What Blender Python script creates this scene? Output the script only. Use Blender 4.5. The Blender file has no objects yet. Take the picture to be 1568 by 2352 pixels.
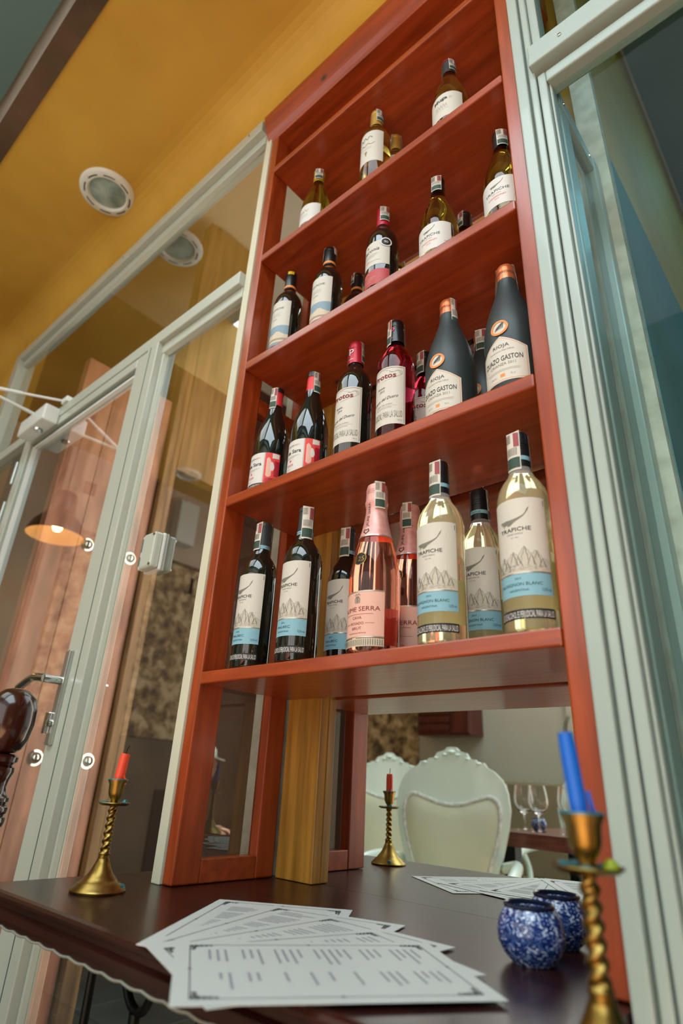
import bpy, bmesh, math, random
from mathutils import Matrix, Vector
from math import sin, cos, pi, radians

S = bpy.context.scene
COL = S.collection
random.seed(7)

# ------------------------------------------------------------------ camera
RW = ((0.7527881655912954, 0.656497266250397, 0.048180049309312786),
      (-0.24201170469006883, 0.34408835461902193, -0.9072119592512993),
      (-0.6121603650504494, 0.6712782907418723, 0.41791566380460925))
CPOS = Vector((0.99207547, -0.70591051, 0.17464134))
cam = bpy.data.cameras.new('camera')
cam.sensor_fit = 'VERTICAL'
cam.sensor_height = 36.0
cam.lens = 1356.2 / 2352 * 36.0
cam.clip_start = 0.02
cam.dof.use_dof = True
cam.dof.focus_distance = 1.12
cam.dof.aperture_fstop = 2.8
camo = bpy.data.objects.new('camera', cam)
COL.objects.link(camo)
cx, cy, cz = Vector(RW[0]), -Vector(RW[1]), -Vector(RW[2])
camo.matrix_world = Matrix(((cx.x, cy.x, cz.x, CPOS.x), (cx.y, cy.y, cz.y, CPOS.y), (cx.z, cy.z, cz.z, CPOS.z), (0, 0, 0, 1)))
S.camera = camo

# ------------------------------------------------------------------ world, lights, exposure
w = bpy.data.worlds.new('world')
S.world = w
w.use_nodes = True
w.node_tree.nodes['Background'].inputs[0].default_value = (0.55, 0.75, 0.85, 1)
w.node_tree.nodes['Background'].inputs[1].default_value = 0.25


def area(name, loc, target, sx, sy, power, color):
    l = bpy.data.lights.new(name, 'AREA')
    l.shape = 'RECTANGLE'
    l.size, l.size_y = sx, sy
    l.energy = power
    l.color = color
    o = bpy.data.objects.new(name, l)
    o.location = loc
    o.rotation_euler = (Vector(target) - Vector(loc)).to_track_quat('-Z', 'Y').to_euler()
    COL.objects.link(o)
    return o


area('daylight_window', (-0.15, -3.55, 0.75), (-0.15, 0, 0.75), 5.4, 3.1, 135, (1.0, 0.95, 0.88))
area('courtyard_skylight', (1.45, -2.04, 3.25), (1.45, -2.04, 0), 2.7, 2.1, 125, (0.80, 0.93, 1.0))
area('left_highlight_fill', (-1.25, -1.95, 3.2), (-1.25, -1.95, 0), 2.1, 1.9, 48, (0.84, 0.95, 1.0))  # added fill over the left ceiling opening, for highlights on the bottles
area('passage_leaf_fill', (-0.17, 0.95, 1.0), (-1.2, 0.80, 1.0), 1.0, 2.6, 62, (1.0, 0.84, 0.70))  # added fill beside the pier to brighten the old door leaf, no doorway here
area('right_passage_light', (1.9, 1.4, 2.6), (1.6, 1.2, 0), 1.2, 1.4, 7.0, (0.30, 0.78, 0.95))
sun = bpy.data.lights.new('sun', 'SUN')
sun.energy = 34.0
sun.angle = radians(0.6)
sun.color = (1.0, 0.93, 0.82)
suno = bpy.data.objects.new('sun', sun)
suno.rotation_euler = (radians(-5), radians(4), 0)
COL.objects.link(suno)
S.view_settings.view_transform = 'Standard'
S.view_settings.look = 'None'
S.view_settings.exposure = -0.08
S.view_settings.gamma = 1.0
S.view_settings.use_curve_mapping = False
S.cycles.use_denoising = True
S.cycles.max_bounces = 14
S.cycles.transparent_max_bounces = 24
S.cycles.glossy_bounces = 8
S.cycles.transmission_bounces = 10
S.cycles.sample_clamp_indirect = 4.0
S.cycles.blur_glossy = 0.5


# ------------------------------------------------------------------ materials
def lin(h):
    h = h.lstrip('#')
    r = []
    for i in (0, 2, 4):
        c = int(h[i:i + 2], 16) / 255
        r.append(c / 12.92 if c <= 0.04045 else ((c + 0.055) / 1.055) ** 2.4)
    return (*r, 1)


def pmat(name, col, rough=0.5, metal=0.0, coat=0.0, coat_rough=0.05, trans=0.0, ior=1.45, spec=0.5, emit=None):
    m = bpy.data.materials.new(name)
    m.use_nodes = True
    b = m.node_tree.nodes['Principled BSDF']
    b.inputs['Base Color'].default_value = lin(col) if isinstance(col, str) else (*col, 1)
    b.inputs['Roughness'].default_value = rough
    b.inputs['Metallic'].default_value = metal
    b.inputs['Coat Weight'].default_value = coat
    b.inputs['Coat Roughness'].default_value = coat_rough
    b.inputs['Transmission Weight'].default_value = trans
    b.inputs['IOR'].default_value = ior
    b.inputs['Specular IOR Level'].default_value = spec
    if emit:
        b.inputs['Emission Color'].default_value = lin(emit[0])
        b.inputs['Emission Strength'].default_value = emit[1]
    return m


def noisy(m, c1, c2, scale=(1, 1, 1), nscale=6.0, detail=6.0, pos=(0.35, 0.65), bump=0.0, coord='Object', dist=0.0, c3=None):
    """procedural colour variation between c1 and c2 (optionally c3) on material m"""
    nt = m.node_tree
    b = nt.nodes['Principled BSDF']
    tc = nt.nodes.new('ShaderNodeTexCoord')
    mp = nt.nodes.new('ShaderNodeMapping')
    mp.inputs['Scale'].default_value = scale
    n = nt.nodes.new('ShaderNodeTexNoise')
    n.inputs['Scale'].default_value = nscale
    n.inputs['Detail'].default_value = detail
    n.inputs['Distortion'].default_value = dist
    r = nt.nodes.new('ShaderNodeValToRGB')
    r.color_ramp.elements[0].position = pos[0]
    r.color_ramp.elements[1].position = pos[1]
    r.color_ramp.elements[0].color = lin(c1)
    r.color_ramp.elements[1].color = lin(c2)
    if c3:
        e = r.color_ramp.elements.new((pos[0] + pos[1]) / 2)
        e.color = lin(c3)
    nt.links.new(tc.outputs[coord], mp.inputs[0])
    nt.links.new(mp.outputs[0], n.inputs['Vector'])
    nt.links.new(n.outputs['Fac'], r.inputs[0])
    nt.links.new(r.outputs[0], b.inputs['Base Color'])
    if bump:
        bp = nt.nodes.new('ShaderNodeBump')
        bp.inputs['Strength'].default_value = bump
        bp.inputs['Distance'].default_value = 0.004
        nt.links.new(n.outputs['Fac'], bp.inputs['Height'])
        nt.links.new(bp.outputs[0], b.inputs['Normal'])
    return m


def knots(m, scale=5.0, col='#2a0906'):
    """small dark pine knots under the varnish"""
    nt = m.node_tree
    b = nt.nodes['Principled BSDF']
    src = b.inputs['Base Color'].links[0].from_socket
    tc = nt.nodes.new('ShaderNodeTexCoord')
    mp = nt.nodes.new('ShaderNodeMapping')
    mp.inputs['Scale'].default_value = (0.7, 1.2, 1.0)
    v = nt.nodes.new('ShaderNodeTexVoronoi')
    v.inputs['Scale'].default_value = scale
    r = nt.nodes.new('ShaderNodeValToRGB')
    r.color_ramp.elements[0].position = 0.025
    r.color_ramp.elements[1].position = 0.06
    r.color_ramp.elements[0].color = (1, 1, 1, 1)
    r.color_ramp.elements[1].color = (0, 0, 0, 1)
    mx = nt.nodes.new('ShaderNodeMix')
    mx.data_type = 'RGBA'
    mx.inputs[7].default_value = lin(col)
    nt.links.new(tc.outputs['Object'], mp.inputs[0])
    nt.links.new(mp.outputs[0], v.inputs['Vector'])
    nt.links.new(v.outputs['Distance'], r.inputs[0])
    nt.links.new(r.outputs[0], mx.inputs[0])
    nt.links.new(src, mx.inputs[6])
    nt.links.new(mx.outputs[2], b.inputs['Base Color'])
    return m


def pane_mat(name, refl, tint, fres=0.6):
    m = bpy.data.materials.new(name)
    m.use_nodes = True
    nt = m.node_tree
    nt.nodes.clear()
    out = nt.nodes.new('ShaderNodeOutputMaterial')
    t = nt.nodes.new('ShaderNodeBsdfTransparent')
    t.inputs[0].default_value = (*tint, 1)
    g = nt.nodes.new('ShaderNodeBsdfGlossy')
    g.inputs['Roughness'].default_value = 0.0
    g.inputs[0].default_value = (0.95, 1, 1, 1)
    lw = nt.nodes.new('ShaderNodeLayerWeight')
    lw.inputs[0].default_value = 0.35
    mm = nt.nodes.new('ShaderNodeMath')
    mm.operation = 'MULTIPLY_ADD'
    mm.inputs[1].default_value = fres
    mm.inputs[2].default_value = refl
    mm.use_clamp = True
    mx = nt.nodes.new('ShaderNodeMixShader')
    nt.links.new(lw.outputs['Fresnel'], mm.inputs[0])
    nt.links.new(mm.outputs[0], mx.inputs[0])
    nt.links.new(t.outputs[0], mx.inputs[1])
    nt.links.new(g.outputs[0], mx.inputs[2])
    nt.links.new(mx.outputs[0], out.inputs[0])
    return m


M = {}
M['wood'] = knots(noisy(pmat('red_varnished_wood', '#8f3a1a', 0.34, coat=0.45, coat_rough=0.14), '#80300f', '#a6461d', (1.2, 14, 14), 4, 8, (0.3, 0.7), dist=0.4))
M['wood_v'] = knots(noisy(pmat('red_varnished_wood_upright', '#8f3a1a', 0.34, coat=0.45, coat_rough=0.14), '#80300f', '#a6461d', (14, 14, 1.2), 4, 8, (0.3, 0.7), dist=0.4))
M['table'] = noisy(pmat('dark_red_table_wood', '#3a130e', 0.32, coat=0.15, coat_rough=0.12, spec=0.4), '#1c0806', '#36120c', (1.0, 16, 16), 3, 8, (0.3, 0.75), dist=0.5)
M['ochre'] = noisy(pmat('ochre_wall_paint', '#c69b3a', 0.6), '#be9435', '#cda443', (1, 1, 1), 2.5, 4)
M['ochre_trim'] = noisy(pmat('ochre_wood_trim', '#b07c2c', 0.4, coat=0.2), '#8e6220', '#b98534', (20, 20, 1), 3, 6)
M['alu'] = pmat('mint_white_painted_aluminium', '#b4bbae', 0.32, coat=0.25)
M['alu_r'] = pmat('aluminium_with_cool_shade', '#9cada6', 0.34, coat=0.2)  # the same aluminium with the right side's dim teal cast put into its colour
M['alu_d'] = pmat('grey_rubber_gasket', '#5f6f66', 0.6)
M['cream'] = pmat('cream_sealant_strip', '#cbc9b2', 0.5)
M['glass'] = pane_mat('reflective_window_glass', 0.42, (0.86, 0.92, 0.90))
M['glass_r'] = pane_mat('clear_door_glass', 0.004, (0.80, 0.92, 0.93), 0.004)
M['glass_s'] = pane_mat('clear_side_glass', 0.14, (0.9, 0.93, 0.92), 0.45)
M['glass_plain'] = pane_mat('plain_glass_back_face', 0.0, (0.97, 0.985, 0.98), 0.0)
M['mirror'] = pmat('mirror_silver', (0.86, 0.9, 0.87), 0.0, 1.0)
M['steel'] = pmat('polished_chrome', '#d2d6d4', 0.12, 1.0)
M['brushed'] = pmat('brushed_light_metal', '#c9cdc8', 0.28, 0.9)
M['closer'] = pmat('white_painted_metal', '#d4d8d2', 0.35)
M['teal'] = noisy(pmat('white_plaster_with_teal_shade', '#6d9092', 0.7), '#65888a', '#75989a', (1, 1, 1), 1.5, 5, bump=0.1)  # white plaster, its cool teal shade put into the base colour
M['plaster'] = noisy(pmat('rough_white_plaster', '#c8c8b8', 0.8), '#b8b8a8', '#d6d5c6', (1, 1, 1), 26, 8, bump=0.5)
M['plaster_b'] = noisy(pmat('beige_plaster', '#bca892', 0.7), '#b29d86', '#c6b39e', (1, 1, 1), 1.6, 5)
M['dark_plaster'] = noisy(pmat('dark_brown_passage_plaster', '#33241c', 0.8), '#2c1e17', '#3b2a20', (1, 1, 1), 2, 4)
M['white_wall'] = noisy(pmat('grey_white_wall_paint', '#c2bfae', 0.7), '#bcb9a8', '#c8c5b4', (1, 1, 1), 1.2, 4)
M['ceil'] = pmat('pale_grey_green_ceiling', '#668888', 0.8)
M['brown_beam'] = noisy(pmat('brown_beam_paint', '#5a4630', 0.7), '#4e3c28', '#64503a', (1, 1, 1), 4, 4)
M['stone'] = noisy(pmat('exposed_old_stone', '#8a6a48', 0.85), '#5a4834', '#cdb28a', (1, 1, 1), 13, 12, (0.34, 0.64), bump=0.6, dist=0.3, c3='#9c8058')
M['door_wood'] = noisy(pmat('weathered_pink_brown_wood', '#a06a54', 0.5, coat=0.2), '#7c4a3a', '#b98068', (5, 5, 1.2), 4, 10, (0.3, 0.7))
M['door_pale'] = noisy(pmat('pale_pink_door_panel', '#d3b09c', 0.5), '#c9a48f', '#dcbba8', (4, 4, 1), 2, 5)
M['brown_wood'] = noisy(pmat('brown_frame_wood', '#7a5a36', 0.5), '#5f4426', '#8c6a42', (14, 14, 1), 3, 6)
M['dark_wood'] = noisy(pmat('dark_turned_wood', '#2c0e08', 0.2, coat=0.45, coat_rough=0.08), '#200a05', '#3c160b', (12, 12, 2), 3, 6)
M['maroon'] = noisy(pmat('maroon_cabinet_wood', '#4e1a16', 0.35, coat=0.3), '#40120f', '#61231d', (14, 14, 1), 4, 6)
M['floor'] = noisy(pmat('terracotta_floor_tile', '#b08a6c', 0.4), '#a47e62', '#bd9878', (1, 1, 1), 3, 6)
M['floor_dark'] = noisy(pmat('dark_slate_tile', '#3d4644', 0.4), '#363f3d', '#485250', (1, 1, 1), 3, 6)
M['bead'] = pmat('greyish_edge_bead', '#7c7f75', 0.35, coat=0.3)
M['grout'] = pmat('floor_grout', '#6d5547', 0.8)
M['iron'] = pmat('black_wrought_iron', '#0d1414', 0.4, 0.6)
M['brass'] = noisy(pmat('worn_brass', '#8c7440', 0.33, 1.0), '#7a622e', '#a08648', (1, 1, 1), 30, 5)
M['verdigris'] = pmat('teal_wax_drips', '#15656b', 0.35, coat=0.4)
M['wax_green'] = pmat('yellow_green_wax', '#9aa81c', 0.4)
M['wax_red'] = pmat('orange_red_wax', '#e0492a', 0.42, coat=0.15)
M['wax_blue'] = pmat('bright_blue_wax', '#0f62c6', 0.42, coat=0.15)
M['wick'] = pmat('burnt_wick', '#1c1612', 0.9)
M['paper'] = pmat('white_menu_paper', '#c2c8c4', 0.5, spec=0.3)
M['ink'] = pmat('dark_menu_ink', '#2a2d36', 0.6)
M['ink_pale'] = pmat('grey_menu_ink', '#8b9094', 0.6)
M['chair'] = pmat('pale_mint_lacquer', '#dfeee4', 0.28, coat=0.4)
M['cushion'] = noisy(pmat('ivory_satin', '#d8dac0', 0.42), '#d0d2b8', '#dfe1c9', (1, 1, 1), 3, 3)
M['braid'] = noisy(pmat('white_braid_trim', '#e4e6e2', 0.6), '#c8ccc8', '#f0f1ec', (1, 1, 1), 60, 3, bump=0.6)
M['table2'] = noisy(pmat('red_brown_plank', '#6b3322', 0.35, coat=0.3), '#552417', '#7d4230', (2, 14, 14), 3, 7)
M['dark_bench'] = noisy(pmat('brown_wainscot', '#6a5844', 0.6), '#604f3c', '#74624c', (1, 1, 1), 3, 4)
M['bench'] = pmat('taupe_bench_back', '#8b8064', 0.6)
M['wineglass'] = pmat('clear_stemware', (1, 1, 1), 0.0, trans=1.0, ior=1.45)
M['shade_out'] = pmat('dark_brown_enamel', '#3a2422', 0.3, coat=0.3)
M['shade_in'] = pmat('cream_enamel_inside', '#f6e2bc', 0.5)
M['bulb'] = pmat('warm_bulb', '#ffd9a0', 0.5, emit=('#ffc27a', 40.0))
M['lens'] = noisy(pmat('frosted_lamp_lens', '#7f9a96', 0.25, coat=0.5), '#6d8a86', '#a8bcb6', (1, 1, 1), 14, 3, bump=0.4)
M['white_trim'] = pmat('white_lamp_trim', '#d8dcd6', 0.4)
M['black'] = pmat('black_gap', '#060606', 0.8)
# china: blue and white
m = pmat('blue_white_china', '#ffffff', 0.12, coat=0.5)
nt = m.node_tree
tc = nt.nodes.new('ShaderNodeTexCoord')
v1 = nt.nodes.new('ShaderNodeTexNoise')
v1.inputs['Scale'].default_value = 130
v1.inputs['Detail'].default_value = 3
v1.inputs['Distortion'].default_value = 1.6
rp = nt.nodes.new('ShaderNodeValToRGB')
rp.color_ramp.elements[0].position = 0.44
rp.color_ramp.elements[0].color = lin('#10265f')
rp.color_ramp.elements[1].position = 0.66
rp.color_ramp.elements[1].color = lin('#d3dbe6')
e = rp.color_ramp.elements.new(0.54)
e.color = lin('#3c5f9c')
nt.links.new(tc.outputs['Object'], v1.inputs['Vector'])
nt.links.new(v1.outputs['Fac'], rp.inputs[0])
nt.links.new(rp.outputs[0], nt.nodes['Principled BSDF'].inputs['Base Color'])
M['china'] = m
M['china_rim'] = pmat('dark_blue_glaze', '#182338', 0.15, coat=0.5)
# bottles
M['g_black'] = pmat('near_black_green_glass', (0.008, 0.009, 0.006), 0.03, spec=0.7, coat=0.5, coat_rough=0.02)
M['g_matte'] = pmat('matte_charcoal_bottle', '#2b3536', 0.42, spec=0.5)
M['g_olive'] = pmat('olive_amber_glass', (0.50, 0.38, 0.07), 0.02, trans=1.0, ior=1.4)
M['g_green'] = pmat('yellow_green_glass', (0.52, 0.50, 0.06), 0.02, trans=1.0, ior=1.4)
M['g_rose'] = pmat('salmon_rose_wine_glass', (0.90, 0.34, 0.22), 0.02, trans=0.97, ior=1.34)
M['g_crim'] = pmat('crimson_rose_wine_glass', (0.55, 0.035, 0.075), 0.02, trans=1.0, ior=1.36)


def fill_mat(name, wine, clear, level):
    m = pmat(name, wine, 0.015, trans=0.82, ior=1.26)
    nt = m.node_tree
    tc = nt.nodes.new('ShaderNodeTexCoord')
    sp = nt.nodes.new('ShaderNodeSeparateXYZ')
    gt = nt.nodes.new('ShaderNodeMath')
    gt.operation = 'GREATER_THAN'
    gt.inputs[1].default_value = level
    mx = nt.nodes.new('ShaderNodeMix')
    mx.data_type = 'RGBA'
    mx.inputs[6].default_value = (*wine, 1)
    mx.inputs[7].default_value = (*clear, 1)
    nt.links.new(tc.outputs['Object'], sp.inputs[0])
    nt.links.new(sp.outputs[2], gt.inputs[0])
    nt.links.new(gt.outputs[0], mx.inputs[0])
    nt.links.new(mx.outputs[2], nt.nodes['Principled BSDF'].inputs['Base Color'])
    return m


M['g_white'] = fill_mat('pale_straw_wine_in_clear_glass', (0.98, 0.93, 0.58), (0.97, 0.98, 0.95), 0.238)
M['lab'] = pmat('ivory_label_paper', '#c9c7bb', 0.5)
M['lab_w'] = pmat('white_label_paper', '#d0d0ca', 0.5)
M['lab_pink'] = pmat('blush_pink_label', '#dcae9c', 0.5)
M['lab_red'] = pmat('muted_red_label', '#b4474a', 0.5)
M['lab_blue'] = pmat('light_blue_label', '#7fb0bf', 0.5)
M['lab_back'] = pmat('back_label_paper', '#cfd0a0', 0.6)
M['t_dark'] = pmat('dark_print', '#2c2e33', 0.6)
M['t_pale'] = pmat('pale_engraving_print', '#bdb9aa', 0.6)
M['t_grey'] = pmat('grey_print', '#77776c', 0.6)
M['t_navy'] = pmat('navy_print', '#27454f', 0.6)
M['t_teal'] = pmat('dark_teal_print', '#234c54', 0.6)
M['t_wine'] = pmat('wine_red_print', '#7a1520', 0.6)
M['t_red'] = pmat('red_print', '#d8423a', 0.55)
M['t_pink'] = pmat('pink_print', '#ef3f78', 0.55)
M['t_white'] = pmat('white_print', '#dededa', 0.55)
M['t_gold'] = pmat('gold_print', '#a98a42', 0.35, 0.6)
M['t_silver'] = pmat('silver_foil_line', '#b9b4a8', 0.3, 0.7)
M['t_orange'] = pmat('orange_print', '#e08a3c', 0.5)
M['t_sand'] = pmat('sand_print', '#c9bda4', 0.5)
M['t_sky'] = pmat('blue_grey_print', '#7f9aa8', 0.5)
M['t_black'] = pmat('black_strip', '#14181a', 0.5)
M['t_green'] = pmat('dark_green_print', '#31493d', 0.6)
M['t_yellow'] = pmat('yellow_print', '#e2c52a', 0.5)
M['cap_black'] = pmat('black_capsule', '#14191b', 0.35, coat=0.2)
M['cap_grey'] = pmat('charcoal_capsule', '#343a3c', 0.4)
M['cap_yellow'] = pmat('mustard_capsule', '#b99a1e', 0.35, 0.3)
M['cap_gold'] = pmat('gold_capsule', '#c7a04c', 0.35, 0.45)
M['cap_red'] = pmat('bright_red_capsule', '#d9383a', 0.4, 0.1)
M['cap_crim'] = pmat('crimson_capsule', '#b01f33', 0.35, 0.2)
M['cap_copper'] = pmat('copper_capsule', '#d77a4c', 0.32, 0.5)
M['foil'] = noisy(pmat('pink_foil', '#e0a39a', 0.38, 0.25), '#d59890', '#e8b0a8', (1, 1, 1), 50, 2, bump=0.25)
M['stamp_red'] = pmat('faded_red_print', '#95484a', 0.6)
M['stamp'] = pmat('tax_strip_paper', '#cfcabd', 0.6)
M['yellow_stick'] = pmat('yellow_paint', '#c3a63a', 0.5)


# ------------------------------------------------------------------ object helpers
def link(o, parent=None):
    COL.objects.link(o)
    if parent is not None:
        o.parent = parent
    return o


def tag(o, label=None, cat=None, group=None, kind=None):
    if label: o['label'] = label
    if cat: o['category'] = cat
    if group: o['group'] = group
    if kind: o['kind'] = kind
    return o


def empty(name, loc=(0, 0, 0), rotz=0.0):
    o = bpy.data.objects.new(name, None)
    o.empty_display_size = 0.05
    o.location = loc
    o.rotation_euler = (0, 0, rotz)
    return link(o)


def copy_tree(o, parent=None):
    c = o.copy()
    COL.objects.link(c)
    if parent is not None:
        c.parent = parent
    for ch in list(o.children):
        copy_tree(ch, c)
    return c


class MB:
    def __init__(self):
        self.v, self.f, self.s = [], [], []

    def add(self, vs, fs, smooth=False):
        k = len(self.v)
        self.v += [tuple(p) for p in vs]
        for q in fs:
            self.f.append(tuple(i + k for i in q))
            self.s.append(smooth)
        return self

    def box(self, x0, x1, y0, y1, z0, z1, bev=0.0):
        if bev <= 0:
            vs = [(x, y, z) for x in (x0, x1) for y in (y0, y1) for z in (z0, z1)]
            return self.add(vs, [(0, 1, 3, 2), (4, 6, 7, 5), (0, 4, 5, 1), (2, 3, 7, 6), (0, 2, 6, 4), (1, 5, 7, 3)])
        bm = bmesh.new()
        bmesh.ops.create_cube(bm, size=1.0)
        for q in bm.verts:
            q.co = Vector(((x0 + x1) / 2 + q.co.x * (x1 - x0), (y0 + y1) / 2 + q.co.y * (y1 - y0), (z0 + z1) / 2 + q.co.z * (z1 - z0)))
        bmesh.ops.bevel(bm, geom=bm.edges[:], offset=bev, segments=2, affect='EDGES', profile=0.5)
        bm.verts.ensure_lookup_table()
        self.add([q.co[:] for q in bm.verts], [[q.index for q in fc.verts] for fc in bm.faces])
        bm.free()
        return self

    def lathe(self, prof, seg=32, cx=0.0, cy=0.0, cz=0.0, mod=None):
        rings, vs, fs = [], [], []
        for r, z in prof:
            if r < 1e-6:
                rings.append([len(vs)])
                vs.append((cx, cy, cz + z))
            else:
                b = len(vs)
                for i in range(seg):
                    a = 2 * pi * i / seg
                    rr = r * (mod(a, z) if mod else 1.0)
                    vs.append((cx + rr * cos(a), cy + rr * sin(a), cz + z))
                rings.append(list(range(b, b + seg)))
        for A, B in zip(rings, rings[1:]):
            if len(A) == 1 and len(B) == 1: continue
            for i in range(seg):
                j = (i + 1) % seg
                if len(A) == 1:
                    fs.append((A[0], B[j], B[i]))
                elif len(B) == 1:
                    fs.append((A[i], A[j], B[0]))
                else:
                    fs.append((A[i], A[j], B[j], B[i]))
        return self.add(vs, fs, True)

    def tube(self, pts, r, seg=10, caps=True):
        pts = [Vector(p) for p in pts]
        rad = r if isinstance(r, (list, tuple)) else [r] * len(pts)
        vs, fs = [], []
        up = Vector((0, 0, 1))
        for i, p in enumerate(pts):
            t = (pts[min(i + 1, len(pts) - 1)] - pts[max(i - 1, 0)]).normalized()
            if abs(t.dot(up)) > 0.95: up = Vector((1, 0, 0)) if abs(t.x) < 0.9 else Vector((0, 1, 0))
            a = t.cross(up).normalized()
            b = a.cross(t).normalized()
            up = b
            for k in range(seg):
                th = 2 * pi * k / seg
                vs.append(p + (a * cos(th) + b * sin(th)) * rad[i])
        for i in range(len(pts) - 1):
            for k in range(seg):
                j = (k + 1) % seg
                fs.append((i * seg + k, i * seg + j, (i + 1) * seg + j, (i + 1) * seg + k))
        if caps:
            fs.append(tuple(range(seg))[::-1])
            fs.append(tuple((len(pts) - 1) * seg + k for k in range(seg)))
        return self.add(vs, fs, True)

    def prism(self, poly, h0, h1, fn):
        """extrude 2-D polygon between h0 and h1; fn(u,v,h)->xyz"""
        n = len(poly)
        vs = [fn(u, v, h0) for u, v in poly] + [fn(u, v, h1) for u, v in poly]
        fs = [tuple(range(n))[::-1], tuple(range(n, 2 * n))]
        for i in range(n):
            j = (i + 1) % n
            fs.append((i, j, n + j, n + i))
        return self.add(vs, fs)

    def build(self, name, mat, parent=None, bevel=0.0, angle=40):
        me = bpy.data.meshes.new(name)
        me.from_pydata(self.v, [], self.f)
        bm = bmesh.new()
        bm.from_mesh(me)
        bmesh.ops.recalc_face_normals(bm, faces=bm.faces[:])
        bm.to_mesh(me)
        bm.free()
        me.polygons.foreach_set('use_smooth', self.s)
        me.materials.append(M[mat] if isinstance(mat, str) else mat)
        if any(self.s):
            try:
                me.set_sharp_from_angle(angle=radians(angle))
            except Exception:
                pass
        o = bpy.data.objects.new(name, me)
        return link(o, parent)


def box(name, mat, x0, x1, y0, y1, z0, z1, parent=None, bev=0.0):
    return MB().box(x0, x1, y0, y1, z0, z1, bev).build(name, mat, parent)


def film_pane(o, axis, sign):
    """keep the reflective film on one face of a pane, plain glass on the other faces"""
    o.data.materials.append(M['glass_plain'])
    for p in o.data.polygons:
        if p.normal[axis] * sign < 0.9:
            p.material_index = 1
    return o


def structure(o):
    o['kind'] = 'structure'
    return o


def spline(pts, n=8):
    """Catmull-Rom through pts (any dimension)"""
    P = [Vector(p) for p in pts]
    P = [P[0] * 2 - P[1]] + P + [P[-1] * 2 - P[-2]]
    out = []
    for i in range(1, len(P) - 2):
        for k in range(n):
            t = k / n
            a, b, c, d = P[i - 1], P[i], P[i + 1], P[i + 2]
            out.append(0.5 * ((2 * b) + (c - a) * t + (2 * a - 5 * b + 4 * c - d) * t * t + (3 * b - a - 3 * c + d) * t ** 3))
    out.append(P[-2])
    return out


# ---- lettering
_tc = {}


def text2d(s, h, w=None, shear=0.0, bold=0.0, align='C'):
    key = (s, shear, bold)
    if key not in _tc:
        cu = bpy.data.curves.new('t', 'FONT')
        cu.body = s
        cu.size = 1.0
        cu.shear = shear
        cu.offset = bold
        cu.resolution_u = 2
        o = bpy.data.objects.new('t', cu)
        COL.objects.link(o)
        dg = bpy.context.evaluated_depsgraph_get()
        me = bpy.data.meshes.new_from_object(o.evaluated_get(dg))
        vs = [(q.co.x, q.co.y) for q in me.vertices]
        fs = [tuple(p.vertices) for p in me.polygons]
        bpy.data.objects.remove(o)
        bpy.data.curves.remove(cu)
        bpy.data.meshes.remove(me)
        _tc[key] = (vs, fs)
    vs, fs = _tc[key]
    x0, x1 = min(v[0] for v in vs), max(v[0] for v in vs)
    sc = h / 0.73
    sx = (w / (x1 - x0)) if w else sc
    off = (x0 + x1) / 2 if align == 'C' else x0
    return [((x - off) * sx, y * sc) for x, y in vs], fs


class Dec:
    """flat print bent around a vertical cylinder (r) facing -Y, or laid on a plane via fn"""

    def __init__(self, r=None, fn=None, lift=0.0008):
        self.mb = MB()
        self.r = r
        if fn:
            self.fn = fn
        else:
            R = r + lift
            self.fn = lambda u, z: (R * sin(u / r), -R * cos(u / r), z)

    def cols(self, us, zlo, zhi):
        vs, fs = [], []
        for u in us:
            vs += [self.fn(u, zlo(u)), self.fn(u, zhi(u))]
        for i in range(len(us) - 1):
            fs.append((2 * i, 2 * i + 2, 2 * i + 3, 2 * i + 1))
        self.mb.add(vs, fs)
        return self

    def rect(self, u0, u1, z0, z1):
        n = max(1, int(abs(u1 - u0) / 0.003))
        us = [u0 + (u1 - u0) * i / n for i in range(n + 1)]
        return self.cols(us, lambda u: z0, lambda u: z1)

    def text(self, s, u, z, h, w=None, shear=0.0, bold=0.0, vertical=False, align='C'):
        vs, fs = text2d(s, h, w, shear, bold, align)
        if vertical:
            self.mb.add([self.fn(u - y, z + x) for x, y in vs], fs)
        else:
            self.mb.add([self.fn(u + x, z + y) for x, y in vs], fs)
        return self

    def ring(self, u, z, r0, r1, seg=28):
        vs, fs = [], []
        for i in range(seg):
            a = 2 * pi * i / seg
            vs += [self.fn(u + r0 * cos(a), z + r0 * sin(a)), self.fn(u + r1 * cos(a), z + r1 * sin(a))]
        for i in range(seg):
            j = (i + 1) % seg
            fs.append((2 * i, 2 * j, 2 * j + 1, 2 * i + 1))
        self.mb.add(vs, fs)
        return self

    def disc(self, u, z, r, seg=28):
        return self.ring(u, z, r * 0.02, r, seg)

    def stroke(self, pts, w):
        P = [Vector((p[0], p[1])) for p in pts]
        ws = w if isinstance(w, (list, tuple)) else [w] * len(P)
        vs, fs = [], []
        for i, p in enumerate(P):
            t = (P[min(i + 1, len(P) - 1)] - P[max(i - 1, 0)])
            if t.length < 1e-9: t = Vector((1, 0))
            t.normalize()
            nrm = Vector((-t.y, t.x)) * ws[i] / 2
            a, b = p + nrm, p - nrm
            vs += [self.fn(a.x, a.y), self.fn(b.x, b.y)]
        for i in range(len(P) - 1):
            fs.append((2 * i, 2 * i + 1, 2 * i + 3, 2 * i + 2))
        self.mb.add(vs, fs)
        return self

    def build(self, name, mat, parent):
        return self.mb.build(name, mat, parent)


FLOOR = -0.78
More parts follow.
